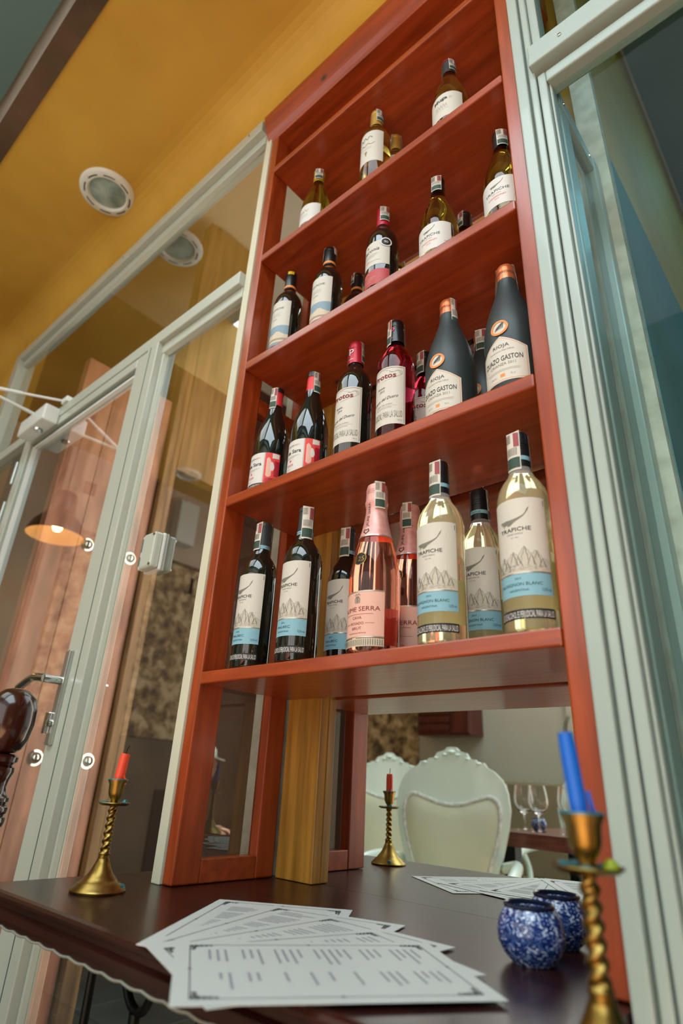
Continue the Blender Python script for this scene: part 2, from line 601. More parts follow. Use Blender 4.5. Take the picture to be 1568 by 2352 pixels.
# ================================================================== SETTING
# floor with tiles
fl = structure(box('floor', 'grout', -3.2, 3.6, -3.4, 3.0, FLOOR - 0.12, FLOOR - 0.006))
tile = room_tile = None
for i in range(17):
    for j in range(16):
        x0, y0 = -3.2 + i * 0.4, -3.4 + j * 0.4
        if x0 < -0.05:
            if room_tile is None:
                room_tile = box('tile', 'floor_dark', -0.197, 0.197, -0.197, 0.197, FLOOR - 0.012, FLOOR, fl, 0.003)
                t = room_tile
            else:
                t = room_tile.copy()
                COL.objects.link(t)
        elif tile is None:
            tile = box('tile', 'floor', -0.197, 0.197, -0.197, 0.197, FLOOR - 0.012, FLOOR, fl, 0.003)
            t = tile
        else:
            t = tile.copy()
            COL.objects.link(t)
        t.location = (x0 + 0.2, y0 + 0.2, 0)

CZ = 2.32
# soffit over the partition (ochre) with cove into the header, and the brown face of its edge
mb = MB()
prof = [(-0.50, CZ), (-0.12, CZ)]
for k in range(1, 9):
    a = pi / 2 * k / 8
    prof.append((-0.12 + 0.115 * sin(a), CZ - 0.115 * (1 - cos(a))))
prof += [(-0.005, 2.105), (0.035, 2.105), (0.035, CZ + 0.10), (-0.50, CZ + 0.10)]
mb.prism(prof, -3.05, 3.1, lambda u, v, h: (h, u, v))
ce = structure(mb.build('ceiling', 'ochre'))
structure(box('trim_1', 'brown_beam', -3.05, 3.1, -0.565, -0.5, CZ - 0.004, 3.0))
structure(box('ceiling_upper', 'ceil', -3.05, 3.1, -0.98, -0.565, 2.86, 3.0))
structure(box('ceiling_middle', 'ceil', -0.15, 0.10, -3.4, -0.98, 2.86, 3.0))
structure(box('ceiling_left_edge', 'ceil', -3.05, -2.35, -3.4, -0.98, 2.86, 3.0))
structure(box('ceiling_rear_left', 'ceil', -2.35, -0.15, -3.4, -2.95, 2.86, 3.0))
structure(box('added_sun_block', 'white_wall', -3.05, -0.05, -3.4, -0.5, 3.30, 3.4))  # unseen slab added to keep the sun out of the left opening
structure(box('added_sun_block_side', 'white_wall', -0.15, -0.05, -3.4, -0.5, 3.0, 3.30))  # unseen side piece added under the sun-blocking slab
structure(box('ceiling_rear', 'ceil', 0.10, 3.1, -3.4, -3.10, 2.86, 3.0))
structure(box('ceiling_right', 'ceil', 2.80, 3.4, -3.10, -0.98, 2.86, 3.0))
structure(box('ceiling_left', 'ochre', -3.0, -1.6, -3.3, -0.565, CZ, 2.86))
# walls of the room
wl = structure(empty('wall_left', (-3.0, 0, 0)))
box('plaster', 'plaster_b', -0.12, 0, -3.3, 0.0, FLOOR, 2.9, wl)
box('stone_patch', 'stone', -0.02, 0.03, -3.2, -0.85, 0.4, 1.70, wl, 0.01)
box('corner_batten', 'brown_wood', 0, 0.03, -0.72, -0.69, FLOOR, 2.3, wl, 0.004)
box('meter_box', 'closer', 0, 0.10, -1.80, -1.62, 1.86, 2.22, wl, 0.008)
box('dark_plate', 'maroon', 0, 0.02, -0.96, -0.88, 2.00, 2.09, wl, 0.004)
box('key_board', 'lab', 0, 0.02, -1.98, -1.72, 1.45, 1.66, wl, 0.004)
box('key_board_slot', 't_navy', 0.02, 0.03, -1.90, -1.86, 1.49, 1.63, wl, 0.003)
box('ledge', 'brown_wood', 0, 0.04, -3.2, -0.85, 1.70, 1.72, wl, 0.004)
box('wainscot', 'dark_bench', 0, 0.02, -3.2, -0.85, FLOOR, 0.4, wl)
box('wainscot_panel', 'dark_plaster', 0.02, 0.04, -2.3, -1.85, -0.5, 0.08, wl, 0.01)
box('board', 'brown_wood', 0, 0.07, -1.48, -1.40, FLOOR, 2.3, wl, 0.006)
box('board', 'brown_wood', 0, 0.05, -1.395, -1.33, FLOOR, 2.3, wl, 0.006)
wr = structure(empty('wall_rear', (0, -3.2, 0)))
box('plaster', 'white_wall', -3.1, 0.1, -0.12, 0, FLOOR, 1.0, wr)
box('plaster', 'white_wall', -3.1, -2.75, -0.12, 0, 1.0, 2.9, wr)
box('plaster', 'white_wall', -2.75, 2.5, -0.12, 0, 2.2, 2.9, wr)
box('plaster', 'white_wall', 2.5, 3.2, -0.12, 0, FLOOR, 2.9, wr)
box('pier_corner', 'white_wall', -0.74, -0.66, 0, 0.03, FLOOR, 1.0, wr)
box('stone_patch', 'stone', -2.95, -2.02, 0, 0.03, 0.30, 0.98, wr, 0.01)
box('stone_patch', 'stone', -2.95, -2.02, 0, 0.03, -0.2, 0.28, wr, 0.01)
w3 = structure(empty('window_4', (0, -3.2, 0)))
for a, b, c, d in ((-2.75, 2.5, 2.14, 2.2), (-2.75, 0.1, 1.0, 1.06), (0.1, 2.5, FLOOR, FLOOR + 0.08)):
    box('rail', 'alu', a, b, -0.09, -0.03, c, d, w3, 0.004)
for x, z0 in ((-2.75, 1.0), (-1.82, 1.0), (-0.9, 1.0), (0.1, FLOOR), (0.88, FLOOR), (1.66, FLOOR), (2.44, FLOOR)):
    box('mullion', 'alu', x, x + 0.06, -0.09, -0.03, z0, 2.2, w3, 0.004)
structure(box('wall_right', 'brown_beam', 3.3, 3.45, -3.4, 0.0, FLOOR, 2.9))

# pier behind the wine shelf
pr = structure(empty('wall_pier', (0, 0, 0)))
box('masonry', 'plaster', -0.116, 0.83, 0.268, 1.9, FLOOR, 1.42, pr)
box('masonry_upper', 'ochre', -0.116, 0.83, 0.268, 1.9, 1.42, 2.9, pr)
box('side_face', 'teal', 0.825, 0.834, 0.262, 1.9, FLOOR, 1.42, pr)
structure(box('trim_2', 'ochre_trim', 0.004, 0.104, 0.239, 0.2675, 0.0005, 1.98, None, 0.002))
structure(box('trim_3', 'ochre_trim', 0.628, 0.716, 0.239, 0.2675, 0.0005, 1.98, None, 0.002))
structure(box('trim_4', 'plaster', -0.115, -0.04, 0.245, 0.2675, FLOOR, 2.1))
structure(box('trim_5', 'plaster', 0.786, 0.832, 0.236, 0.2615, FLOOR, 2.1))
# passage behind the left partition
structure(box('wall_passage_back', 'dark_plaster', -3.2, 3.2, 2.75, 2.9, FLOOR, 3.6))
structure(box('wall_passage_left', 'dark_plaster', -2.3, -2.2, 0.1, 2.75, FLOOR, 3.6))
structure(box('wall_passage_right', 'teal', 2.9, 3.05, 0.1, 2.75, FLOOR, 3.6))

structure(box('ceiling_passage_right', 'teal', 0.83, 3.2, 0.04, 2.9, 3.05, 3.15))
structure(box('ceiling_passage', 'white_wall', -3.2, 0.83, 0.04, 2.9, 3.05, 3.15))
structure(box('wall_above', 'ochre', -3.05, 3.1, 0.036, 0.10, 2.4, 3.05))
# wine niche mirror
mi = box('mirror', 'mirror', 0.106, 0.626, 0.262, 0.2675, -0.012, 1.96)
tag(mi, 'tall frameless mirror set into the wall at the back of the red wine shelf', 'mirror')

# ---- left partition: window_1 (frame and panes), door_1
w1 = structure(empty('window_1', (0, 0, 0)))
Y0, Y1 = -0.012, 0.014


def bar(name, x0, x1, z0, z1, p, y0=Y0, y1=Y1, mat='alu', bev=0.003):
    o = box(name, mat, x0, x1, y0, y1, z0, z1, p, bev)
    if mat.startswith('glass'): film_pane(o, 1, -1)
    return o


bar('top_rail', -1.95, -0.057, 2.055, 2.103, w1, -0.03, 0.014)
bar('top_rail_lip', -1.90, -0.057, 2.02, 2.055, w1, -0.008, 0.014)
bar('transom_rail', -1.90, -0.057, 1.405, 1.452, w1, -0.022, 0.014)
bar('transom_rail_lip', -0.447, -0.057, 1.368, 1.405, w1, -0.006, 0.014)
bar('corner_post', -1.955, -1.885, FLOOR, 2.055, w1, -0.03, 0.014)
bar('mullion', -0.503, -0.441, FLOOR, 1.405, w1, -0.024, 0.014)
bar('mullion_groove', -0.482, -0.480, FLOOR, 1.40, w1, -0.0255, -0.0235, 'alu_d', 0)
bar('mullion_lip', -0.441, -0.43, FLOOR, 1.368, w1, -0.004, 0.014)
bar('bottom_rail', -0.43, -0.057, FLOOR, FLOOR + 0.07, w1)
bar('pane', -1.885, -0.057, 1.452, 2.02, w1, 0.008, 0.013, 'glass', 0)
bar('pane', -0.43, -0.057, FLOOR + 0.07, 1.368, w1, 0.008, 0.013, 'glass', 0)
bar('pane', -1.885, -1.43, FLOOR + 0.07, 1.405, w1, 0.008, 0.013, 'glass', 0)
bar('side_rail', -1.885, -1.43, FLOOR, FLOOR + 0.07, w1)
bar('sealant_strip', -0.056, -0.030, 0.0, 2.055, w1, -0.004, 0.02, 'cream', 0.002)
for x, z in ((-1.7, 2.08), (-1.3, 2.08), (-0.9, 2.08), (-0.12, 2.085)):
    MB().lathe([(0, 0), (0.004, 0), (0.004, 0.002), (0, 0.002)], 10).build('screw', 'steel', w1).matrix_local = Matrix.Translation((x, -0.0305, z)) @ Matrix.Rotation(pi / 2, 4, 'X')
structure(box('wall_front_left', 'ochre', -3.0, -1.956, -0.01, 0.1, FLOOR, 2.4))
d1 = structure(empty('door_1', (-1.43, 0, 0)))
D = 1.43
bar('stile', -1.428 + D, -1.365 + D, FLOOR + 0.01, 1.402, d1, -0.020, 0.011)
bar('stile', -0.566 + D, -0.506 + D, FLOOR + 0.01, 1.402, d1, -0.020, 0.011)
bar('head_rail', -1.365 + D, -0.566 + D, 1.366, 1.402, d1, -0.020, 0.011)
bar('bottom_rail', -1.365 + D, -0.566 + D, FLOOR + 0.01, FLOOR + 0.10, d1, -0.020, 0.011)
gk = MB().box(-1.365 + D, -0.566 + D, -0.006, 0.016, 1.352, 1.366).box(-1.365 + D, -1.352 + D, -0.006, 0.016, FLOOR + 0.1, 1.366)
gk.build('gasket', 'alu_d', d1)
MB().box(-1.3515 + D, -1.335 + D, -0.010, 0.004, FLOOR + 0.1, 1.352).box(-1.335 + D, -0.566 + D, -0.010, 0.004, 1.343, 1.3515).build('glazing_bead', 'closer', d1)
bar('pane', -1.36 + D, -0.566 + D, FLOOR + 0.1, 1.366, d1, 0.004, 0.009, 'glass', 0)
for z in (1.20, 1.02):
    MB().tube([(-1.425 + D, -0.026, z), (-1.425 + D, -0.026, z + 0.10)], 0.006, 10).build('hinge', 'brushed', d1)
h = bar('handle_plate', -0.552 + D, -0.526 + D, 0.225, 0.452, d1, -0.031, -0.020, 'brushed', 0.003)
hl = MB().tube([(-0.539 + D, -0.03, 0.375), (-0.539 + D, -0.075, 0.375)], 0.010, 12).tube(spline([(-0.537 + D, -0.072, 0.376), (-0.57 + D, -0.078, 0.379), (-0.60 + D, -0.079, 0.378), (-0.665 + D, -0.078, 0.360)], 6), 0.0105, 12)
hl.build('lever', 'steel', h)
MB().lathe([(0, 0), (0.009, 0), (0.009, 0.008), (0, 0.01)], 14).build('lock_cylinder', 'steel', h).matrix_local = Matrix.Translation((-0.539 + D, -0.031, 0.275)) @ Matrix.Rotation(pi / 2, 4, 'X')
bar('lock_tongue', -0.562 + D, -0.546 + D, 0.25, 0.30, h, -0.04, -0.03, 'steel', 0.002)
# closer on the door head
cl = empty('door_closer', (-1.235, -0.02, 1.40))
tag(cl, 'white hydraulic door closer with two arms above the glass door', 'door closer')
box('body', 'closer', -0.115, 0.115, -0.06, 0.0, -0.035, 0.035, cl, 0.006)
for x in (0.02,):
    MB().lathe([(0, 0), (0.017, 0), (0.015, -0.007), (0, -0.009)], 18, x, -0.03, -0.035).build('valve_cap', 'steel', cl)
MB().lathe([(0, 0), (0.013, 0), (0.013, 0.012), (0, 0.012)], 16, -0.04, -0.03, 0.035).build('spindle', 'brushed', cl)
MB().tube([(-0.04, -0.03, 0.052), (-0.03, -0.26, 0.058)], [0.007, 0.006], 8).build('arm', 'closer', cl)
fa = MB().tube([(-0.03, -0.26, 0.066), (0.05, -0.13, 0.064)], 0.007, 8).tube([(0.05, -0.13, 0.064), (0.14, 0.005, 0.062)], 0.005, 8)
fa.build('forearm', 'closer', cl)
MB().box(0.12, 0.165, -0.012, 0.012, 0.05, 0.074, 0.003).build('shoe', 'closer', cl)

# ---- right partition: window_2 (jamb, transom), door_2, window_3 (return)
w2 = structure(empty('window_2', (0, 0, 0)))
bar('jamb', 0.754, 0.774, FLOOR, 2.1, w2, -0.024, 0.03, mat='alu_r')
bar('jamb', 0.7765, 0.789, FLOOR, 2.1, w2, -0.018, 0.03, mat='alu_r')
bar('jamb_groove', 0.774, 0.7765, FLOOR, 2.1, w2, -0.012, 0.03, 'alu_d', 0)
bar('transom_rail', 0.784, 2.9, 1.412, 1.452, w2, -0.030, 0.03, mat='alu_r')
bar('transom_rail', 0.784, 2.9, 1.386, 1.410, w2, -0.034, 0.03, mat='alu_r')
bar('top_rail', 0.789, 2.9, 2.06, 2.103, w2, mat='alu_r')
bar('transom_stile', 0.789, 0.806, 1.452, 2.06, w2, -0.01, 0.03, mat='alu_r')
bar('pane', 0.800, 2.9, 1.452, 2.06, w2, 0.008, 0.013, 'glass_r', 0)
for x, z in ((0.845, 1.411), (1.25, 1.411)):
    MB().lathe([(0, 0), (0.004, 0), (0.0035, 0.002), (0, 0.0022)], 12).build('screw', 'steel', w2).matrix_local = Matrix.Translation((x, -0.034, z)) @ Matrix.Rotation(pi / 2, 4, 'X')
d2 = structure(empty('door_2', (0.79, 0, 0)))
D2 = 0.79
bar('stile', 0.791 - D2, 0.806 - D2, FLOOR + 0.01, 1.374, d2, -0.016, 0.02, mat='alu_r')
bar('stile_lip', 0.806 - D2, 0.811 - D2, FLOOR + 0.01, 1.374, d2, -0.006, 0.02, mat='alu_r')
bar('head_rail', 0.806 - D2, 1.70 - D2, 1.344, 1.372, d2, -0.016, 0.02, mat='alu_r')
bar('stile', 1.70 - D2, 1.78 - D2, FLOOR + 0.01, 1.374, d2, -0.016, 0.02, mat='alu_r')
bar('bottom_rail', 0.806 - D2, 1.70 - D2, FLOOR + 0.01, FLOOR + 0.1, d2, -0.016, 0.02, mat='alu_r')
bar('pane', 0.808 - D2, 1.70 - D2, FLOOR + 0.1, 1.346, d2, 0.004, 0.009, 'glass_r', 0)
bar('side_pane', 1.78 - D2, 2.9 - D2, FLOOR, 1.374, d2, 0.004, 0.009, 'glass_r', 0)
w3 = structure(empty('window_3', (0.80, 0, 0)))
box('return_rail', 'alu_r', -0.014, 0.012, 0.031, 0.20, 1.335, 1.375, w3, 0.003)
box('return_rail_lower', 'alu_r', -0.014, 0.012, 0.031, 0.20, -0.05, 0.0, w3, 0.003)
box('return_post', 'alu_r', -0.016, 0.014, 0.20, 0.234, FLOOR, 1.375, w3, 0.003)
box('return_post', 'alu_r', -0.016, 0.010, 0.031, 0.075, FLOOR, 1.335, w3, 0.003)
film_pane(box('pane', 'glass_s', -0.003, 0.002, 0.075, 0.20, 0.0, 1.335, w3), 0, 1)
for y, z in ((0.05, 1.355), (0.18, 1.355)):
    MB().lathe([(0, 0), (0.004, 0), (0.0035, 0.002), (0, 0.0022)], 12).build('rivet', 'steel', w3).matrix_local = Matrix.Translation((0.012, y, z)) @ Matrix.Rotation(pi / 2, 4, 'Y')

# ================================================================== WINE SHELF
ws = empty('wine_shelf', (0, 0, 0))
tag(ws, 'tall red varnished wooden wine shelf with open glazed sides standing on the dark table', 'shelf')
WX = 0.72
SH = [1.829, 1.4618, 1.0948, 0.719, 0.3376]
TH = 0.0237
for sgn, x0, x1 in ((-1, -0.0285, 0.0), (1, WX, WX + 0.0285)):
    box('stile', 'wood_v', x0, x1, 0.0, 0.058, 0.001, 2.02, ws, 0.003)
    box('stile', 'wood_v', x0, x1, 0.190, 0.237, 0.001, 2.02, ws, 0.003)
    for z0, z1 in ((0.001, 0.040), (1.0, 1.042), (1.93, 2.02)):
        box('side_rail', 'wood', x0 + 0.001, x1 - 0.001, 0.058, 0.190, z0, z1, ws, 0.002)
    xm = x0 + 0.004 if sgn < 0 else x1 - 0.004
    film_pane(box('side_pane', 'glass_s', xm - 0.002, xm + 0.002, 0.058, 0.190, 0.040, 1.0, ws), 0, -sgn)
    film_pane(box('side_pane', 'glass_s', xm - 0.002, xm + 0.002, 0.058, 0.190, 1.042, 1.93, ws), 0, -sgn)
for z in SH:
    box('shelf_board', 'wood', 0.0005, WX - 0.0005, -0.002, 0.243, z, z + TH, ws, 0.003)
# crown: coved moulding
cr = [(0.0, 2.0), (-0.004, 2.012), (-0.012, 2.03), (-0.022, 2.06), (-0.030, 2.085), (-0.030, 2.104), (0.237, 2.104), (0.237, 2.0)]
MB().prism(cr, -0.046, WX + 0.046, lambda u, v, h: (h, u, v)).build('crown_moulding', 'wood', ws)

# ================================================================== TABLE
tb = empty('console_table', (0.3, 0, FLOOR))
tag(tb, 'dark reddish brown wooden console table with moulded scalloped edge and iron base', 'table')
TX0, TX1, TY0, TY1 = -0.192, 0.752, -0.245, 0.2615
ox, oz = -0.3, -FLOOR
mb = MB()


def off(inset, z):
    return [(TX0 + inset + ox, TY0 + inset, z + oz), (TX1 + ox, TY0 + inset, z + oz), (TX1 + ox, TY1, z + oz), (TX0 + inset + ox, TY1, z + oz)]


lay = [(0.012, 0.0), (0.006, -0.0015), (0.003, -0.005), (0.003, -0.009), (0.009, -0.012), (0.008, -0.018), (0.0, -0.022), (0.0, -0.030)]
vs, fs = [], []
for ins, z in lay:
    vs += off(ins, z)
for i in range(len(lay) - 1):
    for k in range(4):
        j = (k + 1) % 4
        fs.append((4 * i + k, 4 * i + j, 4 * i + 4 + j, 4 * i + 4 + k))
fs.append((0, 1, 2, 3))
fs.append(tuple(4 * (len(lay) - 1) + k for k in (3, 2, 1, 0)))
mb.add(vs, fs)
mb.build('tabletop', 'table', tb)
# scalloped apron lip below the moulding (front and left side)
mb = MB()
n = 132
for i in range(n):
    u0, u1 = i / n, (i + 1) / n
    xa, xb = TX0 + 0.004 + (TX1 - TX0 - 0.004) * u0, TX0 + 0.004 + (TX1 - TX0 - 0.004) * u1
    za, zb = (-0.0385 - 0.0022 * abs(sin(pi * (x - TX0) / 0.042)) for x in (xa, xb))
    mb.add([(xa + ox, TY0 + 0.004, -0.0302 + oz), (xb + ox, TY0 + 0.004, -0.0302 + oz), (xb + ox, TY0 + 0.004, zb + oz), (xa + ox, TY0 + 0.004, za + oz),
            (xa + ox, TY0 + 0.014, -0.0302 + oz), (xb + ox, TY0 + 0.014, -0.0302 + oz), (xb + ox, TY0 + 0.014, zb + oz), (xa + ox, TY0 + 0.014, za + oz)],
           [(0, 1, 2, 3), (7, 6, 5, 4), (3, 2, 6, 7), (0, 4, 5, 1), (0, 3, 7, 4), (1, 5, 6, 2)])
mb.box(TX0 + 0.004 + ox, TX0 + 0.014 + ox, TY0 + 0.014, -0.03, -0.038 + oz, -0.0302 + oz)
mb.build('scalloped_apron', 'table', tb)
MB().tube([(TX0 + 0.003 + (TX1 - TX0 - 0.004) * k / 220 + ox, TY0 + 0.003, -0.0385 - 0.0022 * abs(sin(pi * ((TX1 - TX0 - 0.004) * k / 220) / 0.042)) + oz) for k in range(221)], 0.0016, 6).build('edge_bead', 'bead', tb)


def iron(pts, r=0.008):
    return MB().tube([(p[0] + ox, p[1], p[2] + oz) for p in spline(pts, 8)], r, 10).build('iron_scroll', 'iron', tb)


for xx in (0.0,):
    iron([(-0.03, -0.1, -0.031), (-0.03, -0.1, -0.3), (-0.03, -0.1, -0.55), (-0.06, -0.1, FLOOR + 0.012)], 0.007)
    iron([(0.058, -0.1, -0.031), (0.062, -0.1, -0.09), (0.085, -0.1, -0.122), (0.115, -0.1, -0.125), (0.135, -0.1, -0.10), (0.16, -0.1, -0.031)], 0.0065)
    iron([(0.10, -0.1, -0.13), (0.10, -0.1, -0.3), (0.06, -0.1, -0.5), (-0.03, -0.1, -0.56)], 0.0085)
iron([(0.60, -0.1, -0.031), (0.61, -0.1, -0.3), (0.60, -0.1, -0.55), (0.63, -0.1, FLOOR + 0.012)], 0.007)
iron([(0.60, -0.1, -0.53), (0.3, -0.1, -0.40), (-0.03, -0.1, -0.55)], 0.0065)
iron([(0.60, 0.12, -0.031), (0.61, 0.12, -0.3), (0.60, 0.12, -0.55), (0.63, 0.12, FLOOR + 0.012)], 0.007)
iron([(-0.03, 0.12, -0.031), (-0.03, 0.12, -0.3), (-0.03, 0.12, -0.55), (-0.06, 0.12, FLOOR + 0.012)], 0.007)

# ================================================================== BOTTLES
PROF = {
    'bordeaux': (0.31, 0.0375, [(0, 0), (0.031, 0), (0.0355, 0.002), (0.0375, 0.006), (0.0375, 0.186), (0.0368, 0.199), (0.0335, 0.213), (0.0275, 0.225), (0.0205, 0.235), (0.0162, 0.246), (0.0146, 0.26), (0.0142, 0.296), (0.0142, 0.305), (0, 0.305)]),
    'burgundy': (0.295, 0.0420, [(0, 0), (0.035, 0), (0.040, 0.002), (0.042, 0.007), (0.042, 0.128), (0.0412, 0.142), (0.0375, 0.163), (0.0315, 0.186), (0.0245, 0.208), (0.0185, 0.229), (0.0155, 0.247), (0.0146, 0.262), (0.0142, 0.282), (0.0142, 0.29), (0, 0.29)]),
    'cava': (0.312, 0.0435, [(0, 0), (0.036, 0), (0.0415, 0.002), (0.0435, 0.007), (0.0435, 0.125), (0.0425, 0.142), (0.0385, 0.166), (0.0325, 0.190), (0.0265, 0.212), (0.021, 0.234), (0.0175, 0.254), (0.0165, 0.27), (0.0165, 0.30), (0, 0.303)]),
    'stout': (0.298, 0.0465, [(0, 0), (0.039, 0), (0.0445, 0.002), (0.0465, 0.007), (0.0465, 0.125), (0.0455, 0.142), (0.0415, 0.165), (0.035, 0.190), (0.027, 0.215), (0.0205, 0.236), (0.0172, 0.252), (0.016, 0.265), (0.0152, 0.285), (0.015, 0.292), (0, 0.292)]),
}
CAPS = {  # local offset from top H
    'plain': [(0.0160, -0.060), (0.0156, -0.045), (0.0150, -0.010), (0.0158, -0.009), (0.0158, -0.002), (0.0148, 0.0), (0, 0.0005)],
    'screw': [(0.0158, -0.060), (0.0154, -0.040), (0.0152, -0.030), (0.0146, -0.0295), (0.0152, -0.029), (0.0152, -0.026), (0.0146, -0.0255), (0.0152, -0.025), (0.0152, -0.022), (0.0146, -0.0215), (0.0152, -0.021), (0.0152, -0.003), (0.0142, 0.0), (0, 0.0005)],
    'lip': [(0.0170, -0.058), (0.0160, -0.030), (0.0154, -0.018), (0.0166, -0.0165), (0.0166, -0.010), (0.0158, -0.009), (0.0158, -0.002), (0.0145, 0.0), (0, 0.0005)],
    'foil': [(0.0300, -0.110), (0.0262, -0.095), (0.0225, -0.078), (0.0196, -0.060), (0.0190, -0.048), (0.0205, -0.042), (0.0212, -0.037), (0.0200, -0.033), (0.0196, -0.022), (0.0196, -0.012), (0.0178, -0.003), (0.012, 0.0), (0, 0.0008)],
}


def prof_r(shape, z):
    p = PROF[shape][2]
    for (ra, a), (rb, b) in zip(p, p[1:]):
        if a <= z <= b and b > a:
            return ra + (rb - ra) * (z - a) / (b - a)
    return p[-2][0]


def label(parent, r, aw0, aw1, z0, z1, mat, name='label', top=None, bot=None):
    """paper wrapped on the bottle between arc lengths aw0..aw1"""
    d = Dec(r, lift=0.0004)
    n = 26
    us = [aw0 + (aw1 - aw0) * i / n for i in range(n + 1)]
    d.cols(us, bot or (lambda u: z0), top or (lambda u: z1))
    return d.build(name, mat, parent)


def stamp(parent, H, rc, az, la, lb, w=0.0112, flare=0.0012, name='tax_strip'):
    """paper strip draped over the cap: la long on one side, lb on the other"""
    path = [(rc + 0.0012 + flare, H - la), (rc + 0.0011 + flare * .5, H - la * .6), (rc + 0.0010, H - 0.012), (rc + 0.0008, H - 0.001), (rc - 0.003, H + 0.0016),
            (-(rc - 0.003), H + 0.0016), (-(rc + 0.0008), H - 0.001), (-(rc + 0.0010), H - 0.012), (-(rc + 0.0012 + flare), H - lb)]
    la, lb = la * 1.2, lb * 1.2
    path = [(p, H - (H - z) * (1.0 if z > H - 0.0125 else 1.2)) for p, z in path]
    rd = Vector((sin(az), -cos(az), 0))
    tg = Vector((cos(az), sin(az), 0))
    mb = MB()
    vs, fs = [], []
    nw = 6
    for p, z in path:
        for k in range(nw + 1):
            t = -1 + 2 * k / nw
            bend = 0.0
            if z < H: bend = -(rc - math.sqrt(max(rc * rc - (t * w) ** 2, 0))) * (1 if p > 0 else -1) * 0.8
            q = rd * (p + bend) + tg * (w * t)
            vs.append((q.x, q.y, z))
    for i in range(len(path) - 1):
        for k in range(nw):
            a = i * (nw + 1) + k
            fs.append((a, a + 1, a + nw + 2, a + nw + 1))
    mb.add(vs, fs)
    o = mb.build(name, 'stamp', parent)

    def fn(u, v):  # u across, v = height below top on the front drop
        t = u / w
        bend = -(rc - math.sqrt(max(rc * rc - u * u, 0))) * 0.8
        k = min(1, max(0, (v - 0.012) / max(la - 0.012, 1e-4)))
        q = rd * (rc + 0.0016 + bend + flare * k) + tg * u
        return (q.x, q.y, H - v)
    d = Dec(fn=fn)
    for i in range(5):
        d.rect(-w * .95, -w * .2, 0.004 + i * 0.003, 0.0055 + i * 0.003)
    for i in range(9):
        d.rect(-w * .8 + i * w * .17, -w * .72 + i * w * .17, la * .42, la * .62)
    d.build('print', 't_grey', o)
    d = Dec(fn=fn)
    d.rect(w * .25, w * .92, 0.003, la * .4)
    d.build('red_print', 'stamp_red', o)
    d = Dec(fn=fn)
    d.rect(-w * .92, w * .92, la * .68, la * .95)
    d.build('green_print', 't_green', o)
    return o


def bird(d, u, z, s):
    d.stroke(spline([(u - 1.00 * s, z + .10 * s), (u - .72 * s, z - .02 * s), (u - .35 * s, z - .02 * s), (u, z + .05 * s), (u + .35 * s, z + .17 * s), (u + .75 * s, z + .42 * s), (u + 1.02 * s, z + .85 * s)], 5),
             [s * 1.35 * q for q in [.10, .09, .13, .17, .2, .22, .24, .26, .26, .24, .22, .21, .2, .19, .17, .16, .15, .14, .13, .12, .1, .09, .08, .07, .06, .05, .05, .05, .04, .03, .02]])
    for k in range(4):
        d.stroke([(u - (1.0 - .12 * k) * s, z + (.12 - .05 * k) * s), (u - (1.12 - .1 * k) * s, z + (.0 - .14 * k) * s)], [.08 * s, .02 * s])
    for k in range(4):
        d.stroke([(u + (.86 + .04 * k) * s, z + (.62 + .07 * k) * s), (u + (1.04 + .03 * k) * s, z + (.72 + .1 * k) * s)], [.06 * s, .015 * s])
    d.stroke([(u - .1 * s, z - .02 * s), (u - .3 * s, z - .22 * s), (u - .5 * s, z - .3 * s)], [.26 * s, .18 * s, .03 * s])
    d.stroke([(u + .02 * s, z + .02 * s), (u + .1 * s, z - .1 * s)], [.1 * s, .03 * s])


def mountains(L, R, u0, u1, z, h):
    """engraved mountain range: pale silhouettes with hatching"""
    rnd = random.Random(5)
    pk = [(0, .30), (.10, .52), (.17, .40), (.27, .66), (.34, .50), (.46, .80), (.53, .62), (.63, 1.0), (.72, .66), (.80, .82), (.88, .5), (1, .36)]

    def prof(t):
        for (a, ha), (b, hb) in zip(pk, pk[1:]):
            if a <= t <= b:
                v = ha + (hb - ha) * (t - a) / (b - a)
                return v + .035 * sin(t * 140) * (1 if 0 < t < 1 else 0) + .02 * sin(t * 311)
        return .3
    n = 70
    us = [u0 + (u1 - u0) * k / n for k in range(n + 1)]
    tt = lambda u: min(1, max(0, (u - u0) / (u1 - u0)))
    d = Dec(R, lift=.0006)
    d.cols(us, lambda u: z, lambda u: z + h * prof(tt(u)))
    o = d.build('mountain_drawing', 't_pale', L)
    d = Dec(R, lift=.0009)
    d.stroke([(u, z + h * prof(tt(u))) for u in us], .00035)
    for (t, hh) in pk[1:-1]:
        a, b = u0 + (u1 - u0) * t, z + h * hh
        for k in range(10):
            f = (k + .3) / 10
            for sg, wd in ((1, .00055), (-1, .00028)):
                ua = a + sg * (u1 - u0) * .055 * f
                zb = b - h * hh * .62 * f
                ub = ua + sg * (u1 - u0) * rnd.uniform(-.012, .03)
                ub = min(max(ub, u0), u1)
                ua = min(max(ua, u0), u1)
                d.stroke([(ua, zb), ((ua + ub) / 2, zb - h * .07), (ub, max(z, zb - h * rnd.uniform(.1, .22)))], [wd * .6, wd, wd * .4])
    for k in range(60):
        uu = u0 + (u1 - u0) * rnd.random() * .92
        zz = z + h * rnd.uniform(.0, .24)
        d.stroke([(uu, zz), (min(uu + rnd.uniform(.002, .006), u1), zz + .0006 * rnd.uniform(-1, 1))], .0003)
    d.build('mountain_hatching', 't_grey', o)


WARN = 'EL EXCESO DE ALCOHOL ES PERJUDICIAL PARA LA SALUD'


